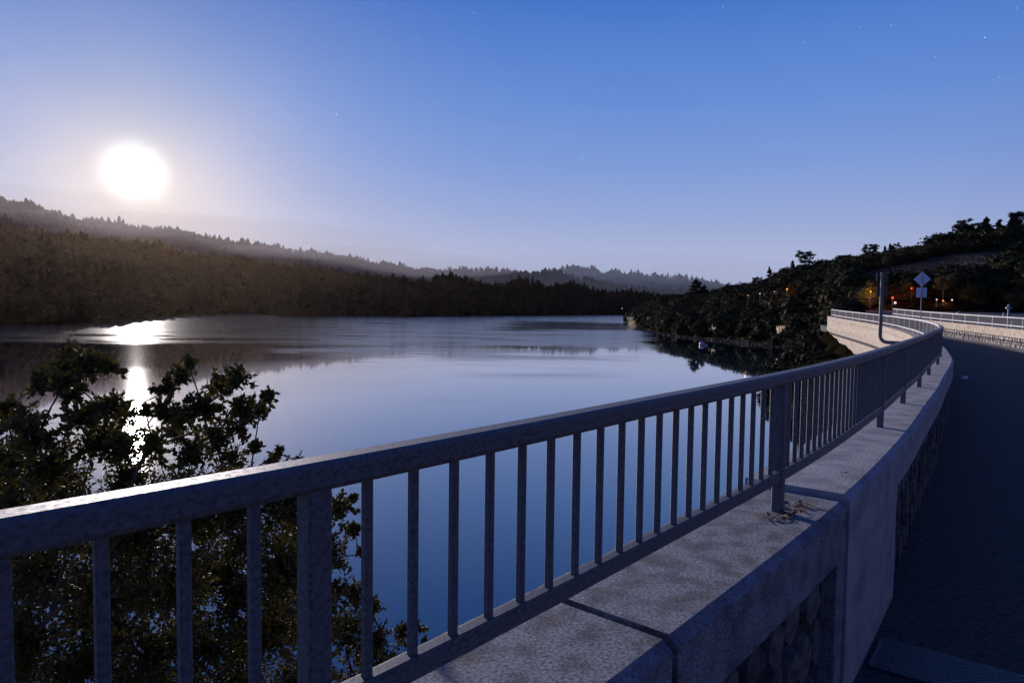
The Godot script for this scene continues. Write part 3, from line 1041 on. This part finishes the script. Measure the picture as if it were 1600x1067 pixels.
func left_parapet() -> void:
	var w := thing("parapet_wall", "concrete parapet wall with stone panels on the lake side of the road", "wall", at(near_s(1.5, 3.28), 0, 0))
	var j1 := near_s(0.27, 1.80)
	var j2 := near_s(1.33, 3.07)
	var j3 := near_s(2.2, 4.22)
	var g := 0.017
	# body: from the lake face to the stones' bed
	var body := Shape.new()
	sweep(body, 0.2, s_end, 0.4, [[-0.25, LEDGE - 0.03], [0.13, LEDGE - 0.03], [0.13, -0.4], [-0.25, -0.4]])
	local(w, "wall_core", body, M.mortar)
	# lake face of the dam, upright above a crease and battered below it
	var face := Shape.new()
	sweep(face, near_s(4.43, 7.38), s_end + 0.02, 0.4, [[-0.265, LEDGE - 0.245], [-0.265, 0.06], [-0.31, 0.03], [-0.31, -0.05], [-0.27, -0.08], [-0.1, -1.3], [-0.1, -6.5], [0.2, -6.5], [0.2, -0.5], [-0.245, -0.5], [-0.245, LEDGE - 0.245]])
	local(w, "lake_face", face, M.pale_concrete)
	var back := Shape.new()
	sweep(back, 0.2, near_s(4.43, 7.38) - 0.01, 0.4, [[-0.265, LEDGE - 0.245], [-0.265, -6.5], [0.12, -6.5], [0.12, -0.5], [-0.245, -0.5], [-0.245, LEDGE - 0.245]])
	local(w, "lake_face", back, M.concrete)
	# coping in pieces
	var joints := [[0.2, j1 - g, 0.0], [j1 + g, j2 - g, 0.0]]
	for c in joints:
		var sh := Shape.new()
		sweep(sh, c[0], c[1], 0.3, coping_profile(0.235 if c[2] == 0.0 else 0.26, LEDGE + c[2], -0.27, 0.19 + c[2] * 0.4))
		local(w, "coping", sh, M.concrete if c[2] == 0.0 else M.smooth_concrete)
	var s := j3
	while s < s_end - 0.1:
		var e := minf(s + (4.4 if s > j3 else 5.6), s_end)
		var sh := Shape.new()
		sweep(sh, s + 0.004, e - 0.004, 0.3, coping_profile(0.25, LEDGE + 0.022, -0.27, 0.194))
		local(w, "coping", sh, M.smooth_concrete if s < 30.0 else M.pale_concrete)
		s = e
	# pilaster left of the joint, smooth panel right of it
	var pil := Shape.new()
	sweep(pil, j2 - 0.15, j2 - g, 0.2, [[0.1, LEDGE - 0.237], [0.188, LEDGE - 0.237], [0.188, -0.1], [0.1, -0.1]])
	local(w, "pilaster", pil, M.concrete)
	var pil2 := Shape.new()
	sweep(pil2, j1 + g, j1 + 0.12, 0.2, [[0.1, LEDGE - 0.237], [0.188, LEDGE - 0.237], [0.188, -0.1], [0.1, -0.1]])
	local(w, "pilaster", pil2, M.concrete)
	var pan := Shape.new()
	sweep(pan, j2 + g, j3 - 0.002, 0.2, [[-0.27, LEDGE + 0.024], [0.166, LEDGE + 0.024], [0.194, LEDGE - 0.002], [0.194, -0.1], [0.132, -0.1], [0.132, LEDGE - 0.026], [-0.254, LEDGE - 0.026], [-0.254, LEDGE - 0.24], [-0.27, LEDGE - 0.24]])
	local(w, "smooth_panel", pan, M.smooth_concrete)
	# stones
	var meshes := stone_shapes()
	var rows := [0.39, 0.34, 0.27]
	lay_stones(w, j1 + 0.13, j2 - 0.21, 0.0, LEDGE - 0.24, 0.128, meshes, rows)
	lay_stones(w, j3 + 0.02, near_s(7.84, 12.45) + 1.5, 0.0, LEDGE - 0.24, 0.128, meshes, rows)
	# dry leaves caught at the foot of the post
	var lv := Shape.new()
	for k in 46:
		var sp := near_s(1.14, 2.88) - 0.02 + rng.randf_range(-0.22, 0.1)
		var p := at(sp, rng.randf_range(-0.03, 0.09), LEDGE + rng.randf_range(0.002, 0.014))
		var a := rng.randf() * TAU
		var l := rng.randf_range(0.012, 0.03)
		var x := Vector3(cos(a), rng.randf_range(-0.2, 0.5), sin(a)) * l
		var y := Vector3(-sin(a), rng.randf_range(-0.3, 0.3), cos(a)) * l * 0.4
		lv.quad(p - x, p + y, p + x, p - y)
	var leaves := put(numbered("dry_leaves"), lv.mesh(), matte(lin(0.16, 0.08, 0.035), 0.9))
	tag(leaves, "brown dry leaves caught at the foot of the rail post", "leaves", "", "stuff")
	var sc := Shape.new()
	for k in 5:
		var p := at(near_s(1.62, 3.42) + rng.randf_range(-0.02, 0.02), 0.1 + rng.randf_range(-0.03, 0.03), LEDGE + 0.02)
		var a := rng.randf() * TAU
		var x := Vector3(cos(a), 0.5, sin(a)) * 0.018
		var y := Vector3(-sin(a), 0.2, cos(a)) * 0.01
		sc.quad(p - x, p + y, p + x, p - y)
	tag(put(numbered("curled_leaf"), sc.mesh(), matte(lin(0.09, 0.05, 0.03), 0.9)), "small curled brown leaf on the smooth pale coping", "leaf")

func right_parapet() -> void:
	var w := thing("parapet_wall", "pale moonlit parapet wall with a stone band on the far side of the road", "wall", at(s_end * 0.5, ROAD_WIDTH, 0))
	var R := ROAD_WIDTH
	var s0 := 4.0
	var s1 := s_end + 5.4
	var core := Shape.new()
	sweep(core, s0, s1, 0.5, [[R + 0.13, 0.8], [R - 0.03, 0.8], [R - 0.03, -0.4], [R + 0.13, -0.4]])
	local(w, "wall_core", core, M.stone_1)
	var back := Shape.new()
	sweep(back, s0, s1, 0.5, [[R + 0.14, 0.88], [R + 0.16, 0.88], [R + 0.9, -6.0], [R + 0.14, -6.0]])
	local(w, "outer_face", back, M.pale_concrete)
	var s := s0
	while s < s1 - 0.1:
		var e := minf(s + 4.4, s1)
		var sh := Shape.new()
		sweep(sh, s + 0.004, e - 0.004, 0.5, [[R + 0.19, LEDGE], [R - 0.1, LEDGE], [R - 0.13, LEDGE - 0.03], [R - 0.13, 0.50], [R + 0.19, 0.50]])
		local(w, "coping", sh, M.pale_concrete)
		s = e
	# the stone band, too far away to pick single stones apart
	var meshes := stone_shapes()
	var band := Shape.new()
	var y := 0.0
	for k in 3:
		var hh: float = [0.17, 0.15, 0.13][k]
		s = near_s(9.0, 14.0)
		while s < s1 - 0.1:
			var wd := rng.randf_range(0.1, 0.28)
			var t := frame(s + wd * 0.5)
			var depth := rng.randf_range(0.03, 0.09)
			band.tint = Color.WHITE * rng.randf_range(0.45, 1.1)
			band.box(t.origin + t.basis.x * (R - 0.03 - depth * 0.5) + Vector3(0, y + hh * 0.5, 0), Vector3(depth, hh * rng.randf_range(0.82, 0.97), wd - rng.randf_range(0.01, 0.035)), t.basis, 0.012)
			s += wd
		y += hh
	var bm := matte(lin(0.42, 0.37, 0.32), 0.95)
	bm.vertex_color_use_as_albedo = true
	tag(local(w, "stone_band", band, bm), "", "", "", "stuff")

func rail_profile(q: float, half: float, top: float, hgt: float, k: float) -> Array:
	return [[q - half, top - k], [q - half + k * 0.35, top - k * 0.3], [q - half + k, top], [q + half - k, top], [q + half - k * 0.35, top - k * 0.3], [q + half, top - k], [q + half, top - hgt + k], [q + half - k, top - hgt], [q - half + k, top - hgt], [q - half, top - hgt + k]]

func left_railing() -> void:
	var o := thing("guard_railing", "weathered galvanised steel railing on the lake side parapet", "railing", at(near_s(1.14, 2.88), 0, LEDGE))
	var joint := near_s(2.38, 4.50)
	var bar := Shape.new()
	bar.box(Vector3.ZERO, Vector3(0.0168, 0.385, 0.0168), Basis(), 0.0025)
	var bar_mesh := bar.mesh()
	var post := Shape.new()
	post.box(Vector3.ZERO, Vector3(0.043, 0.545, 0.043), Basis(), 0.004)
	var post_mesh := post.mesh()
	var stops := [[0.25, joint - 0.006], [joint + 0.006, 23.9], [23.908, s_end * 0.72], [s_end * 0.72 + 0.008, s_end - 0.05]]
	for c in stops:
		var sh := Shape.new()
		sweep(sh, c[0], c[1], 0.2, rail_profile(0.0, 0.0295, 1.487, 0.049, 0.0095))
		local(o, "top_rail", sh, M.steel if c[0] < 20.0 else M.moonlit_steel)  # one railing steel; far stretches take the copy brightened for moonlight
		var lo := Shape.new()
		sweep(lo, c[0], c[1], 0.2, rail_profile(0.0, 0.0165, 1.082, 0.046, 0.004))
		local(o, "bottom_rail", lo, M.steel if c[0] < 20.0 else M.moonlit_steel)
	var sleeve := Shape.new()
	sweep(sleeve, joint - 0.03, joint + 0.03, 0.06, rail_profile(0.0, 0.025, 1.483, 0.041, 0.008))
	local(o, "rail_sleeve", sleeve, M.dark_steel)
	# posts: measured ones, then an even rhythm
	var sp := []
	for p in [[1.085, 2.81], [2.56, 4.78], [3.49, 6.02], [4.44, 7.35], [5.44, 8.82], [6.67, 10.63], [7.85, 12.44]]:
		sp.append(near_s(p[0], p[1]))
	var first: float = near_s(-0.253, 1.188) - 0.108
	sp.push_front(first)
	sp.push_front(first - 2.19)
	sp.push_front(first - 4.38)
	while sp[-1] < s_end - 1.0:
		sp.append(minf(sp[-1] + 2.15, s_end - 0.12))
	var far_bars := Shape.new()
	var singles := 0
	for i in sp.size():
		var t := frame(sp[i])
		put("post", post_mesh, M.steel if sp[i] < 24.0 else M.moonlit_steel, o, t.origin + Vector3(0, LEDGE + 0.27, 0) - o.position, t.basis)
		var foot := Shape.new()
		if i + 1 == sp.size():
			break
		var n := int(round((sp[i + 1] - sp[i]) / 0.1043))
		for k in range(1, n):
			var b := frame(lerpf(sp[i], sp[i + 1], float(k) / n))
			var c := b.origin + Vector3(0, 1.258, 0)
			if singles < 270:
				put("baluster", bar_mesh, M.steel, o, c - o.position, b.basis)
				singles += 1
			else:
				far_bars.box(c, Vector3(0.0185, 0.36, 0.0185), b.basis)
	tag(local(o, "far_balusters", far_bars, M.far_bars), "", "", "", "stuff")

func right_railing() -> void:
	var R := ROAD_WIDTH
	var o := thing("guard_railing", "steel railing on the far side parapet lit by the moon", "railing", at(s_end * 0.5, R, LEDGE))
	var s0 := 4.2
	var s1 := s_end + 5.2
	for c in [[s0, s_end * 0.5], [s_end * 0.5 + 0.01, s_end * 0.8], [s_end * 0.8 + 0.01, s1]]:
		var sh := Shape.new()
		sweep(sh, c[0], c[1], 0.4, rail_profile(R, 0.0295, 1.487, 0.055, 0.0095))
		local(o, "top_rail", sh, M.moonlit_steel)
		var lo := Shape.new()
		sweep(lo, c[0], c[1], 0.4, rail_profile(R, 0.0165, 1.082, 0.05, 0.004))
		local(o, "bottom_rail", lo, M.moonlit_steel)
	var post := Shape.new()
	post.box(Vector3.ZERO, Vector3(0.05, 0.545, 0.05), Basis(), 0.004)
	var post_mesh := post.mesh()
	var bars := Shape.new()
	var s := s0 + 0.1
	while s < s1:
		var t := frame(s)
		put("post", post_mesh, M.moonlit_steel, o, t.origin + t.basis.x * R + Vector3(0, LEDGE + 0.27, 0) - o.position, t.basis)
		for k in range(1, 20):
			var b := frame(minf(s + 0.1075 * k, s1))
			bars.box(b.origin + b.basis.x * R + Vector3(0, 1.258, 0), Vector3(0.0185, 0.36, 0.0185), b.basis)
		s += 2.15
	tag(local(o, "balusters", bars, M.far_bars), "", "", "", "stuff")

func skyline_trees() -> void:
	# bearing x/depth, depth, height, width, kind, label
	var list := [
		[0.2697, 272.0, 11.5, 11.0, "broad", "broad dark conifer at the lake end of the right hill's skyline"],
		[0.2790, 268.0, 8.0, 7.0, "broad", "shorter bushy tree close beside the broad conifer at the lake end"],
		[0.3150, 268.0, 5.5, 7.0, "broad", "low bushy tree on the skyline above the buoy"],
		[0.3585, 262.0, 5.0, 4.5, "flat", "small tufted tree just left of the narrow spire conifer"],
		[0.3760, 262.0, 8.4, 4.6, "spire", "narrow spire-shaped conifer standing alone on the skyline"],
		[0.4075, 258.0, 6.8, 4.0, "spire", "thin ragged conifer left of the flat-topped pine"],
		[0.4180, 258.0, 4.2, 3.0, "spire", "little conifer squeezed between thin ragged conifer and flat-topped pine"],
		[0.4260, 256.0, 8.6, 5.6, "flat", "open flat-topped pine on the skyline left of the dam's end"],
		[0.5200, 250.0, 7.4, 4.8, "flat", "single tilted pine on the skyline above the grey pipe"],
		[0.5425, 248.0, 6.2, 2.4, "spire", "first of three thin conifers above the grey pipe"],
		[0.5500, 248.0, 6.6, 2.8, "spire", "tallest of three thin conifers above the grey pipe"],
		[0.5580, 247.0, 5.6, 3.0, "flat", "rightmost of three thin trees above the grey pipe"],
		[0.5750, 244.0, 4.5, 7.0, "broad", "bushy tree left of the tall pines on the skyline"],
		[0.6060, 240.0, 5.2, 7.0, "broad", "rounded tree on the skyline above the diamond sign"],
		[0.6370, 236.0, 9.6, 7.4, "broad", "leftmost of the tall dark pines on the right skyline"],
		[0.6560, 234.0, 11.4, 5.6, "flat", "bare-limbed tall pine with sky showing through its crown"],
		[0.6660, 234.0, 9.6, 5.0, "flat", "thin open pine right beside the bare-limbed tall pine"],
		[0.6860, 232.0, 12.6, 8.6, "broad", "tallest dark pine on the right skyline"],
		[0.7080, 232.0, 10.6, 8.0, "broad", "dense pine filling the gap right of the tallest pine"],
		[0.7270, 230.0, 12.2, 7.0, "broad", "pine with a pointed crooked top near the picture's right side"],
		[0.7430, 230.0, 11.4, 7.0, "flat", "pine whose top spreads into several tufts near the right side"],
		[0.7600, 230.0, 11.6, 6.6, "flat", "rightmost pine cut by the edge of the view"],
	]
	for i in list.size():
		var l: Array = list[i]
		var y := ground(l[0], l[1])
		var o := thing("pine_tree" if l[4] == "flat" else "conifer_tree", l[5], "tree", Vector3(l[0] * l[1], y - 0.3, -l[1]), "trees on the right skyline")
		pine(o, l[2] * 0.85 + 1.0, l[3], l[4], 500 + i, M.bark, M.foliage)

func shore_plants() -> void:
	var list := [[51.6, 286.0, 3.2, 6.0, "large pale tuft of reeds at the tip of the right shore"], [45.2, 218.0, 2.4, 3.2, "pale reeds second from the tip of the right shore"], [43.6, 195.0, 2.6, 3.0, "pale reeds below dark bushes between two other clumps"], [42.2, 177.0, 2.2, 2.4, "small pale reeds nearest the bend of the right shore"], [45.6, 150.0, 2.2, 2.6, "lone pale tuft of reeds at the waterline right of the buoy"], [50.6, 127.0, 2.0, 2.0, "dim tuft of reeds at the waterline near the dam"]]
	for i in list.size():
		var l: Array = list[i]
		var y := maxf(ground(l[0] / l[1], l[1]), LAKE)
		var o := thing("reed_clump", l[4], "reeds", Vector3(l[0], y - 0.1, -l[1]), "pale reed clumps along the shore")
		var g := RandomNumberGenerator.new()
		g.seed = 900 + i
		var sh := Shape.new()
		for k in 190:
			var a := g.randf() * TAU
			var r: float = sqrt(g.randf()) * l[3] * 0.5
			var p := Vector3(cos(a) * r, 0, sin(a) * r * 0.6)
			var top := p + Vector3(g.randfn() * 0.35, l[2] * g.randf_range(0.55, 1.0), g.randfn() * 0.35)
			var side := Vector3(g.randfn(), 0, g.randfn()).normalized() * 0.05
			sh.tri(p - side, p + side, top)
			sh.tri(top - Vector3(0, 0.7, 0), top + side * 2.2 - Vector3(0, 0.3, 0), top + Vector3(0, 0.25, 0) - side)
		tag(put("reed_blades", sh.mesh(), M.reed, o), "", "", "", "stuff")
	# stones along the waterline by the dam
	var g := RandomNumberGenerator.new()
	g.seed = 66
	var sh := Shape.new()
	sh.lump(Vector3.ZERO, Vector3(0.5, 0.3, 0.4), 5, 0.2, 4, 7)
	var places := []
	var tints := []
	for i in 1500:
		var u := g.randf_range(0.36, 0.5)
		var d := g.randf_range(60, 135)
		if i > 700:   # along the waterline
			u = g.randf_range(0.175, 0.46)
			d = along(RIGHT_HILL, u)[1] + absf(g.randfn()) * 1.6 - 0.5
		var y := ground(u, d)
		if y < LAKE - 0.1 or y > LAKE + 3.5:
			continue
		places.append(Transform3D(Basis(Vector3.UP, g.randf() * TAU).scaled(Vector3.ONE * g.randf_range(0.2, 0.9)), Vector3(u * d, y, -d)))
		tints.append(Color(0.11, 0.08, 0.055) * (g.randf_range(0.15, 0.7) if i % 6 else 1.6))
	var rocks := scatter(numbered("shore_stones"), sh.mesh(), M.tinted, places, tints)
	tag(rocks, "scattered stones on the dark bank between lake and dam end", "stones", "", "stuff")

func near_shrubs() -> void:
	var a := Vector3(-2.3, -2.3, -3.6)
	var o := thing("shrub", "leafy shrub backlit by the moon behind the railing on the left", "shrub", a)
	var sp := []
	for s in SHRUB_SPRAYS + BACK_SPRAYS:
		sp.append([s[0] - a.x, s[1] - a.y, s[2] - a.z, s[3]])
	shrub(o, Vector3.ZERO, sp, 0.031, 1450.0, M.bark, M.leaf, 41)
	var b := Vector3(-1.3, -2.6, -4.7)
	var o2 := thing("shrub", "lower small shrub seen between the first balusters right of the thick post", "shrub", b)
	sp = []
	for s in LOW_SPRAYS:
		sp.append([s[0] - b.x, s[1] - b.y, s[2] - b.z, s[3]])
	shrub(o2, Vector3.ZERO, sp, 0.030, 1450.0, M.bark, M.leaf, 42)

func signs() -> void:
	# bent pipe beside the railing
	var s := near_s(7.2, 11.4)
	var t := frame(s)
	var o := thing("pipe_pole", "grey steel pipe bent upright out from the lake side of the railing", "pole", t.origin + Vector3(0, 0.9, 0))
	var sh := Shape.new()
	var y := 0.31
	var r: float = 0.031
	var n := -t.basis.x
	sh.tube(n * 0.02 + Vector3(0, y, 0), n * 0.78 + Vector3(0, y, 0), r, r, 14, true)
	var prev := n * 0.78 + Vector3(0, y, 0)
	for k in 8:
		var a := PI / 2 * (k + 1) / 8.0
		var p := n * (0.78 + 0.12 * sin(a)) + Vector3(0, y + 0.12 * (1.0 - cos(a)), 0)
		sh.tube(prev, p, r, r, 14)
		prev = p
	sh.tube(prev, n * 0.9 + Vector3(0, 1.52, 0), r, r, 14, true)
	put("pipe", sh.mesh(), M.steel, o)
	for k in 2:
		var pl := Shape.new()
		pl.box(n * 0.9 + Vector3(0.035, [1.44, 1.2][k], -0.06), Vector3(0.2, [0.15, 0.18][k], 0.006), Basis(), 0.002)
		put("small_plate", pl.mesh(), M.dark_steel, o)
	# the diamond sign
	var sp := near_s(23.6, 48.0)
	var b := frame(sp)
	var at0 := Vector3(29.6, rise(49.5), -49.5)
	var d := thing("road_sign", "diamond road sign over a square plate on one post, seen from behind", "sign", at0)
	var face := Basis(Vector3.UP, -atan2(29.6, 49.5))
	var post := Shape.new()
	post.box(Vector3(0, 2.05, 0), Vector3(0.065, 4.1, 0.05), face, 0.01)
	put("post", post.mesh(), M.moonlit_steel, d)
	var dia := Shape.new()
	dia.box(face * Vector3(0, 3.82, -0.06), Vector3(0.76, 0.76, 0.012), face * Basis(Vector3.BACK, PI / 4), 0.003)
	put("diamond_plate", dia.mesh(), M.sign, d)
	var sq := Shape.new()
	sq.box(face * Vector3(0, 2.86, -0.06), Vector3(0.64, 0.7, 0.012), face, 0.003)
	put("square_plate", sq.mesh(), M.sign, d)

func lamp(u: float, depth: float, h: float, color: Color, energy: float, label: String, size := 0.16) -> void:
	var y := ground(u, depth)
	var o := thing("lamp", label, "lamp", Vector3(u * depth, y, -depth), "small lamps among the trees of the right hillside")
	var sh := Shape.new()
	sh.tube(Vector3.ZERO, Vector3(0, h - 0.1, 0), 0.05, 0.04, 7)
	put("lamp_post", sh.mesh(), M.dark_steel, o)
	var bulb := Shape.new()
	bulb.lump(Vector3.ZERO, Vector3.ONE * size, 1, 0.0, 6, 10)
	put("lamp_globe", bulb.mesh(), glow(color, 1.2), o, Vector3(0, h, 0))
	var l := OmniLight3D.new()
	l.name = "lamp_light"
	l.light_color = color
	l.light_energy = energy
	l.light_size = size
	l.omni_range = 40.0
	l.omni_attenuation = 2.0
	l.shadow_enabled = true
	l.position = Vector3(0, h, 0)
	o.add_child(l)

func lamps() -> void:
	lamp(0.5235, 92.0, 2.6, Color(1.0, 0.68, 0.18), 14.0, "yellow lamp lighting a tree left of the grey pipe", 0.1)
	lamp(0.4010, 150.0, 6.0, Color(1.0, 0.62, 0.2), 7.0, "orange lamp lighting bushes on the slope left of the dam's end", 0.2)
	lamp(0.3617, 168.0, 5.6, Color(1.0, 0.8, 0.75), 0.3, "pale lamp in the dark bushes left of the orange lamp", 0.14)
	lamp(0.3830, 160.0, 5.4, Color(1.0, 0.75, 0.7), 0.2, "faint pinkish lamp halfway between pale and orange lamps", 0.1)
	lamp(0.3440, 172.0, 5.6, Color(1.0, 0.6, 0.2), 2.0, "small amber lamp on the slope above the buoy", 0.12)
	lamp(0.5560, 90.0, 1.5, Color(1.0, 0.3, 0.28), 1.5, "red lamp low beside the paved ground right of the grey pipe", 0.14)
	lamp(0.5600, 89.0, 1.0, Color(1.0, 0.75, 0.7), 1.0, "pinkish white lamp just below the red lamp", 0.16)
	lamp(0.5830, 93.0, 1.9, Color(1.0, 0.36, 0.12), 3.5, "orange red lamp lighting a bush left of the diamond sign's post", 0.12)
	lamp(0.6205, 88.0, 1.0, Color(1.0, 0.7, 0.65), 0.5, "pinkish lamp just right of the diamond sign's post", 0.1)
	lamp(0.6300, 89.0, 0.6, Color(1.0, 0.66, 0.22), 2.5, "yellow lamp at the foot of a trunk right of the diamond sign", 0.1)
	lamp(0.6430, 88.0, 0.9, Color(1.0, 0.8, 0.75), 0.3, "whitish lamp low in the dark, rightmost of all the lamps", 0.1)
	lamp(0.1605, 655.0, 4.0, Color(1.0, 0.8, 0.7), 1.0, "tiny distant lamp on the low headland across the water", 0.45)
	# trees that the lamps light up
	var g := [[0.5215, 94.5, 3.8, 4.0, "broad", "bush lit yellow by the lamp left of the grey pipe"], [0.5790, 95.5, 2.6, 4.2, "broad", "bush lit orange red left of the diamond sign"], [0.6290, 90.8, 3.4, 2.2, "flat", "thin tree with its trunk lit yellow right of the diamond sign"], [0.4050, 153.5, 7.0, 5.0, "broad", "reddish lit bush beside the orange lamp on the slope"]]
	for i in g.size():
		var l: Array = g[i]
		var o := thing("hillside_tree", l[5], "tree", Vector3(l[0] * l[1], ground(l[0], l[1]) - 0.1, -l[1]))
		pine(o, l[2], l[3], l[4], 700 + i, M.bark, M.leaf)

func small_things() -> void:
	# buoy
	var o := thing("buoy", "round pinkish white buoy floating off the right shore", "buoy", Vector3(34.5, LAKE, -123.7))
	var sh := Shape.new()
	sh.lump(Vector3(0, 0.22, 0), Vector3(0.52, 0.46, 0.52), 3, 0.0, 10, 16)
	put("float", sh.mesh(), matte(lin(0.7, 0.5, 0.46), 0.5), o)
	var cap := Shape.new()
	cap.tube(Vector3(0.45, 0.12, 0.1), Vector3(0.95, 0.16, 0.15), 0.16, 0.1, 10, true)
	put("mooring_ring", cap.mesh(), M.white, o)
	# litter on the road
	var bag := Shape.new()
	bag.lump(Vector3(0, 0.03, 0), Vector3(0.085, 0.05, 0.06), 13, 0.35, 7, 11)
	tag(put("crumpled_bag", bag.mesh(), M.white, self, Vector3(11.99, 0.0, -17.99)), "white crumpled bag lying on the asphalt road", "litter")
	# things on the paved ground beyond the dam
	var p := Vector3(0.7265 * 74.0, ground(0.7265, 74.0), -74.0)
	var hy := thing("standpipe", "bluish white standpipe with a crossed top beyond the right railing", "standpipe", p)
	var st := Shape.new()
	st.tube(Vector3.ZERO, Vector3(0, 1.35, 0), 0.11, 0.1, 12, true)
	put("pipe", st.mesh(), M.sign_grey, hy)
	var cr := Shape.new()
	cr.tube(Vector3(-0.3, 1.12, 0), Vector3(0.3, 1.12, 0), 0.11, 0.11, 10, true)
	cr.lump(Vector3(0, 1.4, 0), Vector3(0.13, 0.12, 0.13), 2, 0.0, 6, 10)
	put("outlets", cr.mesh(), M.sign_grey, hy)
	var bo := Shape.new()
	bo.tube(Vector3.ZERO, Vector3(0, 0.62, 0), 0.08, 0.075, 10, true)
	bo.lump(Vector3(0, 0.62, 0), Vector3(0.075, 0.05, 0.075), 2, 0.0, 5, 10)
	tag(put("bollard", bo.mesh(), matte(lin(0.6, 0.5, 0.3), 0.7), self, Vector3(0.7195 * 73.0, ground(0.7195, 73.0), -73.0)), "short yellowish bollard left of the bluish standpipe", "bollard")
	var ro := Shape.new()
	ro.lump(Vector3(0, 0.14, 0), Vector3(0.24, 0.2, 0.2), 31, 0.16, 6, 10)
	tag(put("white_stone", ro.mesh(), M.white, self, Vector3(0.6535 * 78.0, ground(0.6535, 78.0) + 0.05, -78.0)), "small white stone on the paved ground behind the right railing", "stone")
	var gr := thing("guard_rail", "short white guard rail beyond the right railing at the picture's edge", "guard rail", Vector3(45.0, ground(0.72, 62.0), -62.0))
	var beam := Shape.new()
	beam.box(Vector3(3.6, 0.72, 0.9), Vector3(7.6, 0.2, 0.06), Basis(Vector3.UP, -0.22), 0.02)
	put("beam", beam.mesh(), M.white, gr)
	for k in 4:
		var ps := Shape.new()
		ps.box(Vector3(0.3 + 2.1 * k, 0.35, 0.1 + 0.47 * k), Vector3(0.1, 0.9, 0.1), Basis(), 0.01)
		put("post", ps.mesh(), M.moonlit_steel, gr)

func heavens() -> void:
	var m := Shape.new()
	m.lump(Vector3.ZERO, Vector3.ONE * 52.0, 1, 0.0, 20, 32)
	tag(put("moon_in_the_sky", m.mesh(), glow(Color(1.0, 0.97, 0.9), 4.0), self, Vector3(-0.4755, 0.1768, -0.8617) * 5000.0), "bright overexposed moon low above the left hill", "moon")
	var dirs := [[-0.0564, 0.3863, -0.9206], [-0.2416, 0.2568, -0.9358], [-0.1074, 0.2785, -0.9544], [-0.2532, 0.1826, -0.95], [0.0973, 0.2121, -0.9724], [0.1756, 0.2083, -0.9622], [0.1905, 0.3531, -0.916], [0.3601, 0.3349, -0.8707], [0.4157, 0.343, -0.8424], [0.445, 0.3407, -0.8282], [0.4923, 0.3001, -0.8171], [0.5304, 0.3116, -0.7884], [0.5489, 0.3347, -0.766], [0.5507, 0.2685, -0.7904], [0.3363, 0.2944, -0.8946], [0.2618, 0.3837, -0.8856], [0.2589, 0.2719, -0.9268], [0.3948, 0.2305, -0.8894], [0.4997, 0.1233, -0.8574], [0.4718, 0.121, -0.8733], [0.0467, 0.3368, -0.9404], [-0.1329, 0.3542, -0.9257], [-0.1717, 0.3881, -0.9055], [0.1554, 0.3041, -0.9399]]
	for i in dirs.size():
		var d: Array = dirs[i]
		var r: float = 3.2 if i in [1, 4, 11] else 2.1
		var sh := Shape.new()
		sh.lump(Vector3.ZERO, Vector3.ONE * r, 1, 0.0, 5, 8)
		tag(put(numbered("star_in_the_sky"), sh.mesh(), glow(Color(0.9, 0.94, 1.0), 0.9), self, Vector3(d[0], d[1], d[2]) * 6000.0), "faint white star in the blue night sky", "star", "stars")
